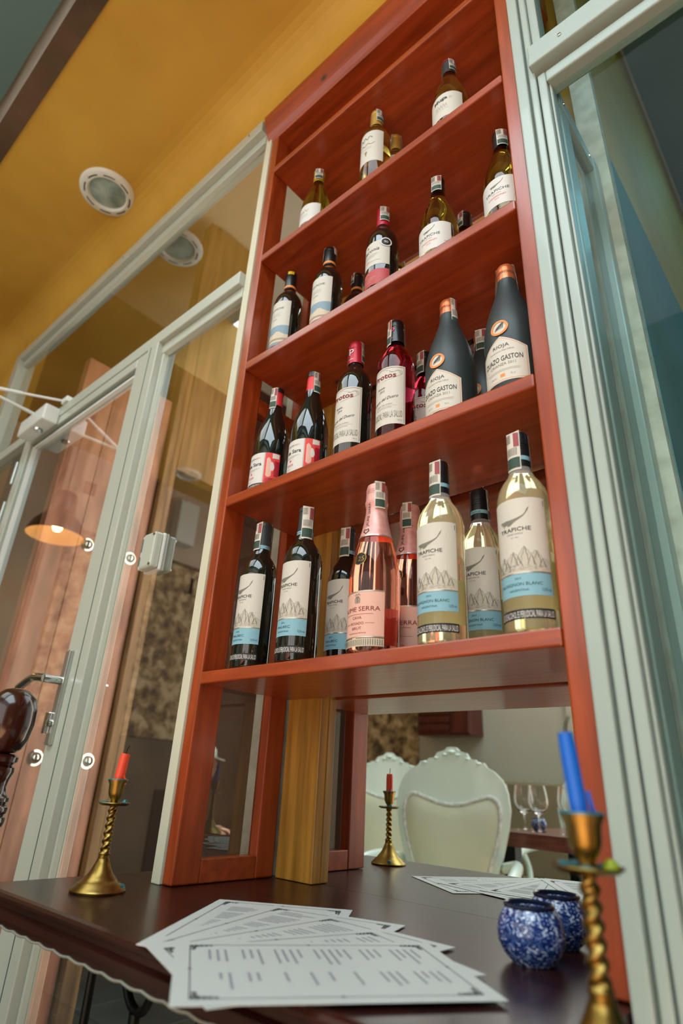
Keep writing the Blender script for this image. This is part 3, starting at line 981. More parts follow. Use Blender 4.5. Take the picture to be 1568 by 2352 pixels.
def base_bottle(shape, glass, cap, capmat, caplen=None, label_text=None):
    H, R, prof = PROF[shape]
    root = empty('wine_bottle')
    MB().lathe(prof, 40).build('bottle_glass', glass, root, angle=70)
    cp = CAPS[cap]
    if caplen:
        cp = [(cp[0][0], -caplen)] + [q for q in cp[1:] if q[1] > -caplen + 0.004]
    c = MB().lathe([(r, H + z) for r, z in cp], 32).build('capsule', capmat, root, angle=35)
    return root, H, R, c


def condor_label(root, H, R, blue, line2, ind):
    U = 0.0455
    L = label(root, R, -U, U, 0.078, 0.188, 'lab')
    d = Dec(R); bird(d, 0.0, 0.154, 0.0195); d.build('condor_emblem', 't_grey', L)
    d = Dec(R)
    d.text('TRAPICHE', 0.0, 0.1385, 0.0062, 0.045, bold=0.006)
    d.rect(U - .0032, U - .0022, .176, .184)
    d.build('lettering', 't_dark', L)
    d = Dec(R)
    d.text('VINEYARDS', 0.0, 0.1335, 0.0024, 0.023)
    d.text('EST. 1883', 0.0, 0.1285, 0.0017, 0.010)
    d.build('small_lettering', 't_grey', L)
    mountains(L, R, -U + .001, U - .001, 0.0815, 0.034)
    d = Dec(R); d.rect(-U, U, 0.0775, 0.0795); d.build('silver_line', 't_silver', L)
    B = label(root, R, -U, U, 0.047, 0.0778, 'lab_blue', 'blue_label')
    d = Dec(R)
    d.text('2016' if ind else '2015', 0.0, 0.0695, 0.0030, 0.0085)
    d.text(line2, 0.0, 0.0610, 0.0046, min(0.062, 0.0052 * len(line2)))
    d.text('ARGENTINA', 0.0, 0.0535, 0.0031, 0.027)
    d.text('12,5% vol.', U - .009, 0.0530, 0.0042, 0.013)
    d.build('lettering', 't_navy', B)
    W = label(root, R, -U, U, 0.0165, 0.0295, 't_black', 'warning_strip')
    d = Dec(R); d.text(WARN, 0.0, 0.0185, 0.009, 2 * U - .004); d.build('lettering', 't_white', W)
    return L


def proto_red_condor():
    root, H, R, c = base_bottle('bordeaux', 'g_black', 'plain', 'cap_grey')
    condor_label(root, H, R, True, 'MALBEC', True)
    bnd = Dec(0.0160, lift=0.0004); bnd.rect(-0.05, 0.05, H - .0595, H - .052); bo = bnd.build('blue_band', 'lab_blue', c)
    d = Dec(0.0160, lift=0.0007)
    for u in (-.03, 0, .03): d.text('TRAPICHE', u, H - .0575, .0030, .018)
    d.build('band_lettering', 't_navy', c)
    return root, H


def proto_white_condor():
    root, H, R, c = base_bottle('bordeaux', 'g_white', 'screw', 'cap_black')
    condor_label(root, H, R, True, 'SAUVIGNON BLANC', False)
    b = label(root, R, pi * R - .040, pi * R + .040, 0.045, 0.115, 'lab_back', 'back_label')
    bnd = Dec(0.0156, lift=0.0005); bnd.rect(-0.049, 0.049, H - .049, H - .042); bnd.build('blue_band', 'lab_blue', c)
    d = Dec(0.0156, lift=0.0008)
    for u in (-.03, 0, .03): d.text('TRAPICHE', u, H - .0475, .0030, .018)
    d.build('band_lettering', 't_navy', c)
    return root, H


def proto_cava():
    root, H, R, c = base_bottle('cava', 'g_rose', 'foil', 'foil')
    U = 0.046
    L = label(root, R, -U, U, 0.024, 0.100, 'lab_pink')
    d = Dec(R)
    d.text('JAUME SERRA', 0, .0665, .0078, .078)
    d.rect(-.028, .028, .0612, .0617)
    d.text('CAVA', 0, .0535, .0050, .018)
    d.text('ROSADO', 0, .0445, .0046, .026)
    d.rect(-.030, -.015, .0463, .0468); d.rect(.015, .030, .0463, .0468)
    d.text('BRUT', 0, .0365, .0048, .018)
    d.text('TRADITIONAL METHOD', 0, .0300, .0020, .034)
    d.build('lettering', 't_wine', L)
    d = Dec(R)
    d.stroke([(-.004, .080), (-.0045, .087), (-.002, .091), (.002, .091), (.0045, .087), (.004, .080)], .0016)
    d.stroke([(-.005, .0925), (-.0025, .0955), (0, .0935), (.0025, .0955), (.005, .0925)], .0013)
    d.rect(-.002, .002, .080, .090)
    d.build('crest', 't_grey', L)
    d = Dec(R); d.rect(-U, U, .0985, .1005); d.rect(-U, U, .0235, .0255); d.build('silver_line', 't_silver', L)
    W = label(root, R, -U, U, .010, .0225, 't_sand', 'warning_strip')
    d = Dec(R)
    for i in range(24): d.rect(-U + .003 + i * .0037, -U + .0047 + i * .0037, .0115, .021)
    d.build('bar_print', 't_grey', W)
    # round emblem on the shoulder
    def fn(u, z):
        r = prof_r('cava', z)
        return ((r + .0012) * sin(u / .0405), -(r + .0012) * cos(u / .0405), z)
    E = Dec(fn=fn).disc(0, .158, .0118).build('round_emblem', 't_black', root)

    def fn2(u, z):
        x, y, zz = fn(u, z); return (x * 1.012, y * 1.012, zz)
    d = Dec(fn=fn2); d.ring(0, .158, .0108, .0120); d.text('125', 0, .1535, .0090, .0165); d.build('emblem_lettering', 't_gold', E)

    def ff(u, z):
        zz = z - H
        pts = CAPS['foil']
        r = .0195
        for (ra, a), (rb, b) in zip(pts, pts[1:]):
            if a <= zz <= b: r = ra + (rb - ra) * (zz - a) / (b - a)
        return ((r + .0008) * sin(u / .0215), -(r + .0008) * cos(u / .0215), z)
    d = Dec(fn=ff)
    d.text('JAUME SERRA', 0.002, H - .066, .0056, .048, vertical=True)
    d.stroke([(-.004, H - .100), (-.003, H - .095), (0, H - .097), (.003, H - .095), (.004, H - .100), (0, H - .104), (-.004, H - .100)], .0018)
    d.build('foil_lettering', 't_dark', c)
    d = Dec(fn=lambda u, z: ff(u, z)); d.rect(-.066, .066, H - .1099, H - .1075); d.build('foil_edge', 't_silver', c)
    d = Dec(fn=ff)
    for i in range(6):
        for j in range(3): d.disc(-.006 + i * .0026 + .0013 * (j % 2), H - .022 + j * .0035, .0006, 6)
    d.build('foil_perforation', 't_dark', c)
    b = label(root, R, pi * R - .04, pi * R + .04, .03, .09, 'lab_red', 'back_label')
    return root, H


def proto_poppy():
    root, H, R, c = base_bottle('burgundy', 'g_black', 'plain', 'cap_red', 0.056)
    d = Dec(.0158, lift=.0006); d.rect(-.0495, .0495, H - .012, H + .0002); d.build('cap_top_band', 'cap_black', c)
    U = 0.060
    L = label(root, R, -U, U, .022, .098, 'lab_w')
    P = Dec(R, lift=.0006); P.rect(.026, U, .022, .098); po = P.build('picture_panel', 't_red', L)
    d = Dec(R, lift=.0009)
    d.cols([.030, .034, .038, .042], lambda u: .036 + (u - .036) ** 2 * 120, lambda u: .086 - (u - .034) ** 2 * 250)
    d.build('salmon_petal', 'lab_pink', L)
    d = Dec(R, lift=.0009)
    d.cols([.042, .047, .052, .0575], lambda u: .084 + .1 * (u - .042), lambda u: .0965)
    d.build('pale_petal', 'lab_w', L)
    d = Dec(R, lift=.00095)
    d.cols([.039, .042, .045, .048], lambda u: .052 + (u - .0435) ** 2 * 300, lambda u: .075 - (u - .042) ** 2 * 300)
    d.build('white_petal', 'lab_w', L)
    d = Dec(R, lift=.0009)
    d.cols([.030, .036, .042, .050], lambda u: .024, lambda u: .033 + .1 * (u - .030))
    d.build('dark_petal', 'cap_crim', L)
    d = Dec(R, lift=.0009)
    d.cols([.048, .052, .056, .0598], lambda u: .040, lambda u: .078)
    d.build('crimson_petal', 'cap_crim', L)
    d = Dec(R); d.text('de Sara', -.001, .0655, .0092, .040, bold=.014); d.text('CRIANZA', -.009, .083, .0038, .022); d.build('lettering', 't_dark', L)
    d = Dec(R); d.text('2011', .0085, .083, .0038, .0115); d.text('rioja', -.008, .0355, .0066, .020); d.rect(-.0095, -.005, .0455, .0500); d.build('red_lettering', 't_red', L)
    d = Dec(R)
    for i in range(3): d.rect(-.022, .016 - .006 * i, .0585 - i * .0022, .0589 - i * .0022)
    d.text('75 cl', -.012, .0265, .0030, .010); d.rect(.0245, .0250, .022, .098)
    d.build('fine_print', 't_grey', L)
    W = label(root, R, -U, U, .010, .0205, 't_black', 'warning_strip')
    d = Dec(R); d.text(WARN, 0, .0115, .0075, 2 * U - .004); d.build('lettering', 't_white', W)
    return root, H


def duero(glass, capmat, rose):
    root, H, R, c = base_bottle('bordeaux', glass, 'lip', capmat)
    U = 0.043
    L = label(root, R, -U, U, .040, .172, 'lab')
    d = Dec(R); d.text('Protos', 0, .1455, .0125, .050, bold=.022); d.build('lettering', 't_wine', L)
    d = Dec(R)
    d.text('Rosado' if rose else 'Roble', -.006, .1225, .0050, .018, shear=.35)
    d.text('2015' if rose else '2014', -.004, .1145, .0050, .013, shear=.35)
    vs, fs = text2d('Ribera del Duero', .0072, .062, .4)
    d.mb.add([d.fn(x * .93 - .000, .0945 + y + x * .16) for x, y in vs], fs)
    d.build('script_lettering', 't_dark', L)
    d = Dec(R)
    d.text('RIBERA DEL DUERO', 0, .0835, .0024, .036)
    d.rect(-.026, .026, .0805, .0808); d.text('DENOMINACION DE ORIGEN', 0, .0765, .0017, .034)
    d.text('ES PERJUDICIAL PARA LA SALUD', -.001, .0545, .0150, .076)
    d.text('750 mL', .032, .0465, .0026, .009)
    for k in range(3):
        d.stroke(spline([(-.004, .140), (.010, .1415), (.024, .146), (.034, .152), (.036 - .002 * k, .159 - .002 * k), (.028, .1615), (.020, .158), (.012, .1615 - .002 * k)], 5), .00035)
    d.stroke(spline([(-.030, .162), (-.015, .166), (0, .1655), (.012, .1615)], 5), .00035)
    d.build('fine_print', 't_grey', L)
    d = Dec(R); d.rect(U - .0030, U - .0024, .043, .169); d.rect(-U + .0024, -U + .0030, .043, .169); d.rect(-U + .003, U - .003, .1684, .169); d.build('border_line', 't_wine', L)
    d = Dec(.0163, lift=.0008)
    d.text('p', .001, H - .0315, .0165, .011, bold=.0); d.rect(-.007, .006, H - .049, H - .0478); d.rect(-.0075, -.0035, H - .0205, H - .0185)
    d.build('capsule_letter', 't_pink' if rose else 't_white', c)
    if rose:
        label(root, R, pi * R - .04, pi * R + .04, .03, .105, 'lab_red', 'back_label')
    return root, H


def proto_stout():
    root, H, R, c = base_bottle('stout', 'g_matte', 'lip', 'cap_copper', .066)
    U = 0.043
    top = lambda u: .088 + .022 * (1 - min(1, abs(u) / .036)) - max(0, abs(u) - .036) * .5
    bot = lambda u: .020 + max(0, abs(u) - .036) * .5
    L = label(root, R, -U, U, 0, 0, 'lab', top=top, bot=bot)
    d = Dec(R, lift=.0006)
    n = 24
    us = [-U + .003 + (2 * U - .006) * i / n for i in range(n + 1)]
    d.stroke([(u, top(u) - .0028) for u in us], .0007)
    d.stroke([(u, bot(u) + .0028) for u in us], .0007)
    d.rect(U - .0034, U - .0027, .026, .084); d.rect(-U + .0027, -U + .0034, .026, .084)
    d.rect(-.004, .004, .0285, .0345)
    d.build('orange_border', 't_orange', L)
    d = Dec(R)
    d.text('RIOJA', 0, .0865, .0068, .028)
    d.text('ZUAZO GASTON', 0, .0595, .0100, .068, bold=.01)
    d.build('lettering', 't_dark', L)
    d = Dec(R)
    d.text('Denominacion de Origen Calificada', 0, .0790, .0028, .042, shear=.3)
    d.text('CRIANZA 2011', 0, .0505, .0052, .044)
    for i in range(2): d.rect(-.028, .028, .0425 - i * .0025, .0429 - i * .0025)
    d.text('13% vol', -.017, .030, .0030, .010); d.text('75 cl', .016, .030, .0030, .007)
    d.build('fine_print', 't_grey', L)

    def fn(u, z):
        r = prof_r('stout', z)
        return ((r + .001) * sin(u / .046), -(r + .001) * cos(u / .046), z)
    E = Dec(fn=fn).disc(0, .128, .0150).build('round_medal', 'lab', root)
    f2 = lambda u, z: tuple(q * (1.012 if i < 2 else 1) for i, q in enumerate(fn(u, z)))
    d = Dec(fn=f2); d.ring(0, .128, .0112, .0152); d.build('orange_ring', 't_orange', E)
    d = Dec(fn=f2)
    for i in range(7): d.stroke([(-.0075 + i * .0022, .1225 + .0004 * i), (-.0035 + i * .0018, .1285 + .0018 * min(i, 5))], [.0007, .0013])
    d.build('sheaf_mark', 't_dark', E)
    return root, H


def proto_dark_condor():
    root, H, R, c = base_bottle('bordeaux', 'g_black', 'plain', 'cap_black')
    d = Dec(.0160, lift=.0005); d.rect(-.0498, .0498, H - .058, H - .051); d.build('orange_band', 't_orange', c)
    U = .040
    L = label(root, R, -U, U, .102, .184, 'lab')
    d = Dec(R); d.text('TRAPICHE', 0, .156, .0064, .044); d.build('lettering', 't_teal', L)
    d = Dec(R)
    for i in range(3): d.rect(-.018, .014, .142 - i * .004, .1424 - i * .004)
    d.text('MALBEC', -.002, .123, .0034, .018)
    d.build('fine_print', 't_grey', L)
    B = label(root, R, -U, U, .040, .102, 't_sky', 'picture_label')
    d = Dec(R)
    us = [-U + 2 * U * i / 20 for i in range(21)]
    d.cols(us, lambda u: .060, lambda u: .072 + .010 * math.exp(-((u - .012) / .012) ** 2) + .006 * math.exp(-((u + .02) / .014) ** 2) + .0012 * sin(u * 900))
    d.rect(-U, U, .048, .0545)
    d.build('pale_mountain', 't_sand', B)
    d = Dec(R); d.rect(-U, U, .0565, .0580); d.build('orange_line', 't_orange', B)
    return root, H


def proto_medal_red():
    root, H, R, c = base_bottle('bordeaux', 'g_black', 'plain', 'cap_crim')
    U = .042
    L = label(root, R, -U, U, .100, .172, 'lab')
    d = Dec(R); d.text('Beronia', -.004, .143, .0105, .044, shear=.3); d.build('lettering', 't_dark', L)
    d = Dec(R)
    for i in range(3): d.rect(-.026, .018 - i * .005, .134 - i * .0035, .1345 - i * .0035)
    d.rect(-.026, .020, .113, .1135)
    d.build('fine_print', 't_grey', L)
    d = Dec(R); d.text('RIOJA', -.012, .116, .0032, .014); d.build('red_lettering', 't_red', L)
    d = Dec(R); d.disc(-.012, .161, .0028, 10); d.build('gold_crest', 't_gold', L)
    E = Dec(R, lift=.0011).disc(.033, .166, .0135).build('round_medal', 't_black', root)
    d = Dec(R, lift=.0014); d.ring(.033, .166, .0105, .0132); d.text('90', .033, .163, .007, .009); d.build('medal_ring', 't_white', E)
    B = label(root, R, -U, U, .042, .086, 'lab_red', 'red_label')
    d = Dec(R); d.text('CRIANZA', -.016, .077, .0040, .022); d.text('2012', -.016, .071, .0036, .011)
    for i in range(4): d.rect(-.026, .012 - .004 * i, .064 - i * .004, .0646 - i * .004)
    d.build('lettering', 't_sand', B)
    return root, H


def proto_olive_condor():
    root, H, R, c = base_bottle('burgundy', 'g_olive', 'plain', 'cap_black', .05)
    U = .049
    L = label(root, R, -U, U, .045, .118, 'lab_w')
    d = Dec(R); bird(d, .001, .099, .0125); d.build('condor_emblem', 't_grey', L)
    d = Dec(R); d.text('TRAPICHE', 0, .0815, .0072, .050); d.text('12,5% vol.', U - .010, .060, .0030, .012); d.build('lettering', 't_teal', L)
    d = Dec(R); d.text('CHARDONNAY', 0, .067, .0040, .037); d.text('2015', 0, .0605, .0030, .009); d.build('red_lettering', 't_red', L)
    d = Dec(R); d.text('OAK CASK', 0, .0755, .0026, .018); d.build('gold_lettering', 't_gold', L)
    return root, H


def proto_green_yellowcap():
    root, H, R, c = base_bottle('burgundy', 'g_green', 'plain', 'cap_yellow', .05)
    U = .046
    L = label(root, R, -U, U, .05, .118, 'lab_w')
    d = Dec(R)
    d.stroke(spline([(-.018, .088), (-.014, .099), (-.010, .088), (-.006, .098), (-.002, .089), (.003, .098), (.008, .090), (.014, .097)], 5), .0013)
    d.build('script_mark', 't_gold', L)
    d = Dec(R)
    for i in range(2): d.rect(-.02, .012, .078 - .005 * i, .0786 - .005 * i)
    d.build('fine_print', 't_grey', L)
    return root, H


def proto_gold_bordeaux():
    root, H, R, c = base_bottle('bordeaux', 'g_olive', 'plain', 'cap_gold')
    U = .045
    L = label(root, R, -U, U, .075, .190, 'lab')
    d = Dec(R)
    d.stroke(spline([(-.022, .160), (-.016, .172), (-.010, .160), (-.004, .171), (.003, .161), (.010, .170), (.017, .163)], 5), .0022)
    d.build('script_mark', 't_grey', L)
    d = Dec(R)
    d.stroke(spline([(-.020, .138), (-.012, .146), (-.004, .138), (.004, .145), (.013, .139), (.022, .144)], 5), .0018)
    d.build('gold_script', 't_gold', L)
    d = Dec(R); d.disc(0, .112, .004, 12); d.rect(-.0015, .0015, .100, .109)
    d.build('gold_mark', 't_gold', L)
    d = Dec(R)
    for i in range(2): d.rect(-.016, .016, .128 - .004 * i, .1284 - .004 * i)
    d.build('fine_print', 't_grey', L)
    return root, H


def proto_muga():
    root, H, R, c = base_bottle('burgundy', 'g_olive', 'plain', 'cap_grey', .048)
    d = Dec(.0158, lift=.0006); d.rect(-.0496, .0496, H - .0035, H + .0002); d.build('red_rim', 'cap_crim', c)
    U = .050
    L = label(root, R, -U, U, .040, .122, 'lab')
    d = Dec(R); d.text('Muga', -.002, .0985, .0115, .034, bold=.02); d.build('lettering', 't_dark', L)
    d = Dec(R)
    d.stroke(spline([(.017, .100), (.022, .104), (.024, .100), (.019, .099)], 4), .0006)
    for i in range(5): d.stroke(spline([(-.015 + i * .006, .070), (-.013 + i * .006, .084), (-.010 + i * .006, .072)], 4), .0006)
    d.rect(-.02, .018, .066, .0664)
    d.build('fine_print', 't_grey', L)
    return root, H


BOT = {}


def place(kind, maker, x, y, shelf, lab, grp, strips=(), rot=0.0, scale=1.0):
    zs = SH[shelf] + TH
    if kind not in BOT:
        r, H = maker()
        BOT[kind] = (r, H)
        first = True
    else:
        r, H = BOT[kind]
        first = False
    if first:
        o = r
    else:
        src = r
        o = src.copy()
        COL.objects.link(o)
        for ch in list(src.children):
            if ch.name.startswith(('tax_strip', 'sticker')): continue
            copy_tree(ch, o)
    o.location = (x, y, zs + 0.0002)
    o.rotation_euler = (0, 0, rot)
    o.scale = (scale,) * 3
    tag(o, lab, 'wine bottle', grp)
    for s in strips:
        stamp(o, H, *s)
    return o


G = 'wine bottles on the red shelf'
# the order of shelves: index 1 = second board from the top (lowest z in SH[4])
E_, D_, C_, B_ = 4, 3, 2, 1
# top compartment
place('yg', proto_green_yellowcap, 0.132, 0.066, B_, 'yellow green bottle with mustard yellow capsule on the uppermost bottle shelf', G, [(.0158, .75, .036, .03)])
place('gold', proto_gold_bordeaux, 0.356, 0.049, B_, 'bottle with gold capsule and tall cream label at front of the uppermost bottle shelf', G, [(.0158, 1.3, .040, .03)])
place('gold', None, 0.356, 0.132, B_, 'second gold capsule bottle half hidden behind the first on the uppermost bottle shelf', G, [(.0158, -.7, .034, .03)])
place('muga', proto_muga, 0.569, 0.060, B_, 'amber bottle with grey capsule rimmed red, right end of the uppermost bottle shelf', G, [(.0158, 1.25, .036, .046)])
# second compartment
place('dk', proto_dark_condor, 0.058, 0.066, C_, 'small label dark bottle with yellow topped black capsule at far left of its shelf', G)
place('dk', None, 0.196, 0.072, C_, 'dark bottle with orange ringed black capsule between yellow topped and crimson capped bottles', G, [(.0158, -1.1, .036, .02)])
place('dk', None, 0.196, 0.182, C_, 'black capped bottle mostly hidden behind the orange ringed dark bottle', G, [(.0158, -.5, .030, .02)])
place('med', proto_medal_red, 0.373, 0.066, C_, 'dark bottle with crimson capsule, round black medal and red lower label', G, [(.0158, .9, .040, .03)])
place('ol', proto_olive_condor, 0.521, 0.072, C_, 'amber white wine bottle with striped tax paper, third shelf board, beside the crimson capped bottle', G, [(.0158, .35, .040, .03)])
place('ol', None, 0.522, 0.187, C_, 'black capped bottle peeping out behind the amber bottle on the third board down', G, [(.0158, -.4, .04, .03)])
place('ol', None, 0.6765, 0.066, C_, 'amber white wine bottle against the right upright on the third board', G, [(.0158, .7, .042, .03)])
# third compartment
place('poppy', proto_poppy, 0.062, 0.060, D_, 'dark bottle with red capsule and poppy picture label, beside the left upright', G, [(.0158, .35, .050, .03, .0085, .0015)])
place('poppy', None, 0.176, 0.070, D_, 'red capped poppy label bottle beside the crimson capped scrollwork bottle', G, [(.0158, 1.3, .050, .052, .0085, .004)])
place('dur', lambda: duero('g_black', 'cap_crim', False), 0.309, 0.064, D_, 'dark red wine bottle with shiny crimson capsule and scrollwork label', G, [(.0166, 1.75, .045, .045, .006)])
place('dur', None, 0.330, 0.178, D_, 'red wine bottle hidden behind the crimson capped scrollwork bottle, only its label edge showing', G)
place('durr', lambda: duero('g_crim', 'cap_black', True), 0.417, 0.064, D_, 'crimson rose wine bottle with black capsule bearing a pink letter in front row', G, [(.0166, -.35, .055, .045, .0075)])
place('durr', None, 0.409, 0.182, D_, 'crimson rose bottle peeping out left of the matte copper capped bottle', G, [(.0166, -.2, .05, .03)])
place('st', proto_stout, 0.538, 0.070, D_, 'matte charcoal bottle with copper capsule, left of the two with medal labels', G, [(.0166, 1.25, .060, .058, .0075, .002)])
place('st', None, 0.547, 0.186, D_, 'matte charcoal bottle with copper capsule standing between and behind the two medal bottles', G, [(.0166, .35, .045, .03)])
place('st', None, 0.664, 0.062, D_, 'matte charcoal bottle with copper capsule beside the right upright', G, [(.0166, 1.75, .058, .05, .006, .004)])
# bottom compartment
place('mal', proto_red_condor, 0.084, 0.048, E_, 'black glass red wine bottle nearest the left upright on the lowest bottle shelf', G, [(.0158, -.1, .052, .03)])
place('mal', None, 0.215, 0.044, E_, 'black glass red wine bottle left of the ochre post on the lowest bottle shelf', G, [(.0158, 1.0, .058, .03)])
place('mal', None, 0.215, 0.172, E_, 'black glass red wine bottle half hidden behind the pink foil bottle', G, [(.0158, .25, .055, .03)])
place('cava', proto_cava, 0.390, 0.048, E_, 'sparkling rose bottle with pink foil neck at the front of the lowest bottle shelf', G, [(.0198, .95, .045, .03, .0095)])
place('cava', None, 0.389, 0.153, E_, 'sparkling rose bottle with pink foil neck behind, beside the tall pale wine bottle', G, [(.0198, .3, .045, .03, .0095)])
place('sb', proto_white_condor, 0.525, 0.044, E_, 'pale yellow wine bottle with black screw cap in the middle of the lowest bottle shelf', G, [(.0154, -.05, .055, .03)])
place('sb', None, 0.528, 0.172, E_, 'pale yellow wine bottle set back between the two front pale yellow bottles', G, [(.0154, 1.75, .052, .045, .006)])
place('sb', None, 0.668, 0.040, E_, 'pale yellow wine bottle beside the right upright on the lowest bottle shelf', G, [(.0154, -.15, .055, .046)])
# sticker on the first small dark bottle
o = [q for q in COL.objects if q.get('label', '').startswith('small label dark bottle')][0]
d = Dec(.0160, lift=.0012); d.rect(.004, .020, .298, .3085); d.build('sticker', 't_yellow', o)
d = Dec(.0160, lift=.0012); d.rect(.015, .020, .2985, .308); d.build('sticker_red', 't_red', o)

# ================================================================== CANDLESTICKS
def candlestick(x, y, wax, wmat, lab, tilt, ch, cr_):
    root = empty('candlestick', (x, y, 0.0004), 0.4)
    tag(root, lab, 'candlestick', 'twisted brass candlesticks')
    base = [(0, 0), (0.042, 0), (0.043, 0.003), (0.041, 0.006), (0.036, 0.009), (0.034, 0.0125), (0.029, 0.015), (0.026, 0.019), (0.023, 0.022), (0.018, 0.028), (0.012, 0.040), (0.0095, 0.046), (0.008, 0.047)]
    MB().lathe(base, 40).build('base', 'brass', root)
    # twisted stem
    mb = MB()
    seg, n = 20, 60
    z0, z1 = 0.046, 0.122
    vs, fs = [], []
    for i in range(n + 1):
        t = i / n
        z = z0 + (z1 - z0) * t
        r0 = 0.0062 + 0.0006 * (1 - t)
        for k in range(seg):
            a = 2 * pi * k / seg
            r = r0 * (1 + 0.24 * cos(2 * (a - t * 2 * pi * 3.4)))
            vs.append((r * cos(a), r * sin(a), z))
    for i in range(n):
        for k in range(seg):
            j = (k + 1) % seg
            fs.append((i * seg + k, i * seg + j, (i + 1) * seg + j, (i + 1) * seg + k))
    mb.add(vs, fs, True)
    mb.build('twisted_stem', 'brass', root, angle=80)
    MB().lathe([(0.0085, 0.044), (0.0095, 0.047), (0.0085, 0.050), (0.0095, 0.053), (0.007, 0.056)], 20).build('collar', 'brass', root)
    MB().lathe([(0.006, 0.121), (0.008, 0.123), (0.022, 0.1235), (0.0265, 0.127), (0.026, 0.1282), (0.0215, 0.1253), (0.006, 0.1252)], 36).build('drip_pan', 'brass', root)
    MB().lathe([(0.004, 0.125), (0.006, 0.128), (0.006, 0.131), (0.010, 0.136), (0.0125, 0.143), (0.0133, 0.155), (0.0165, 0.161), (0.0167, 0.1622), (0.0130, 0.1575), (0.0120, 0.150), (0, 0.147)], 28).build('cup', 'brass', root)
    # candle, slightly leaning
    mb = MB()
    pts = [Vector((tilt[0] * t, tilt[1] * t, 0.148 + ch * t)) for t in [0, .3, .6, .85, 1.0]]
    mb.tube(pts, [cr_ * q for q in (1.05, 1.0, .98, .96, .86)], 18)
    c = mb.build('candle', wmat, root)
    MB().tube([pts[-1], pts[-1] + Vector((0.001, 0, .006)), pts[-1] + Vector((0.004, .001, .013))], 0.0009, 6).build('wick', 'wick', c)
    MB().tube(spline([(cr_ * .9, 0, .160 + ch * .25), (cr_ * 1.2, .001, .166), (cr_ * 1.45, .002, .163), (cr_ * 1.55, .002, .156)], 5), [.0018] * 15 + [.0024], 8).build('wax_drip', wmat, c)
    # old wax on the pan and rim
    rnd = random.Random(int(x * 1000) + 5)
    mb = MB()
    for k in range(7):
        a = rnd.uniform(-.6, 2.2) + (0 if k % 2 else 2.5)
        r = rnd.uniform(.013, .022)
        s = rnd.uniform(.004, .0065)
        mb.lathe([(s, .1255), (s * 1.05, .1272), (s * .6, .129), (0, .1298)], 12, r * cos(a), r * sin(a), 0)
    mb.build('teal_wax', 'verdigris', root)
    mb = MB()
    mb.lathe([(.0060, .1256), (.0055, .129), (.003, .1325), (0, .133)], 12, .017, .006, 0)
    mb.build('green_wax', 'wax_green' if wax == 'blue' else 'verdigris', root)
    MB().lathe([(.007, .006), (.005, .011), (0, .013)], 12, .031, .016, 0).build('base_wax', 'verdigris', root)
    MB().lathe([(.0163, .1615), (.0171, .1626), (.0163, .1638), (.0128, .1600), (.0132, .1585)], 28).build('rim_wax', 'verdigris', root)
    return root


candlestick(-0.022, -0.122, 'red', 'wax_red', 'twisted brass candlestick with short orange red candle near the table left end', (0.004, 0.002), 0.056, 0.0088)
candlestick(0.796, -0.198, 'blue', 'wax_blue', 'twisted brass candlestick with tall bright blue candle at the table right front', (-0.006, 0.0, 0), 0.073, 0.0068)

# ================================================================== MENUS
def menu(L, th, k, lab, blank=False):
    ang = radians(th)
    root = bpy.data.objects.new('menu_sheet', None)
    u = Vector((cos(ang), sin(ang))); v = Vector((sin(ang), -cos(ang)))
    a, b = 0.298, 0.21
    z = 0.0006 + 0.0009 * k
    mb = MB()
    P = [(0, 0), (a, 0), (a, b), (0, b)]
    fn = lambda p, q, h: (L[0] + u.x * p + v.x * q, L[1] + u.y * p + v.y * q, h)
    mb.prism(P, z, z + 0.0006, fn)
    o = mb.build('menu_sheet', 'paper')
    tag(o, lab, 'menu', 'menu sheets fanned on the table')
    top = lambda p, q: (L[0] + u.x * p + v.x * q, L[1] + u.y * p + v.y * q, z + 0.0008)
    d = Dec(fn=top)
    m_ = 0.016
    for (p0, q0), (p1, q1) in (((m_, m_), (a - m_, m_)), ((m_, b - m_), (a - m_, b - m_)), ((m_, m_), (m_, b - m_)), ((a - m_, m_), (a - m_, b - m_))):
        mid = ((p0 + p1) / 2, (q0 + q1) / 2)
        d.stroke([(p0, q0), (p1, q1)], .0011)
        d.disc(mid[0], mid[1], .0022, 8)
    for cxp, cyp, sx, sy in ((m_, m_, 1, 1), (a - m_, m_, -1, 1), (m_, b - m_, 1, -1), (a - m_, b - m_, -1, -1)):
        for s in range(4):
            d.stroke(spline([(cxp + sx * (.001 + .005 * s), cyp + sy * .001), (cxp + sx * (.004 + .005 * s), cyp + sy * (.007 - .001 * s)), (cxp + sx * (.009 + .005 * s), cyp + sy * (.004)), (cxp + sx * (.006 + .005 * s), cyp + sy * (-.001))], 4), .0016)
            d.stroke(spline([(cxp + sx * .001, cyp + sy * (.001 + .005 * s)), (cxp + sx * (.006), cyp + sy * (.004 + .004 * s)), (cxp + sx * .002, cyp + sy * (.008 + .004 * s))], 4), .0014)
    d.build('border_ornament', 'ink', o)
    d = Dec(fn=top)
    rnd = random.Random(k)
    p = 0.035
    for blk in range(6):
        for i in range(rnd.randint(3, 5)):
            ln = rnd.uniform(.03, .06)
            d.rect(p, p + .0028, .035, .035 + ln)
            if rnd.random() < .7: d.rect(p, p + .0028, .12, .12 + rnd.uniform(.02, .05))
            p += .0085
        p += .010
        if p > a - .05: break
    d.build('text_lines', 'ink_pale', o)
    return o


menu((0.298, -0.247), 123.7, 0, 'lowest menu sheet of the fan, pointing back towards the red shelf upright')
menu((0.303, -0.250), 106, 1, 'second menu sheet up in the fan on the table')
menu((0.313, -0.249), 88, 2, 'middle menu sheet of the five in the fan')
menu((0.321, -0.250), 71, 3, 'second menu sheet from the top of the fan')
menu((0.328, -0.216), 54, 4, 'topmost menu sheet, lying fully uncovered at the table front')

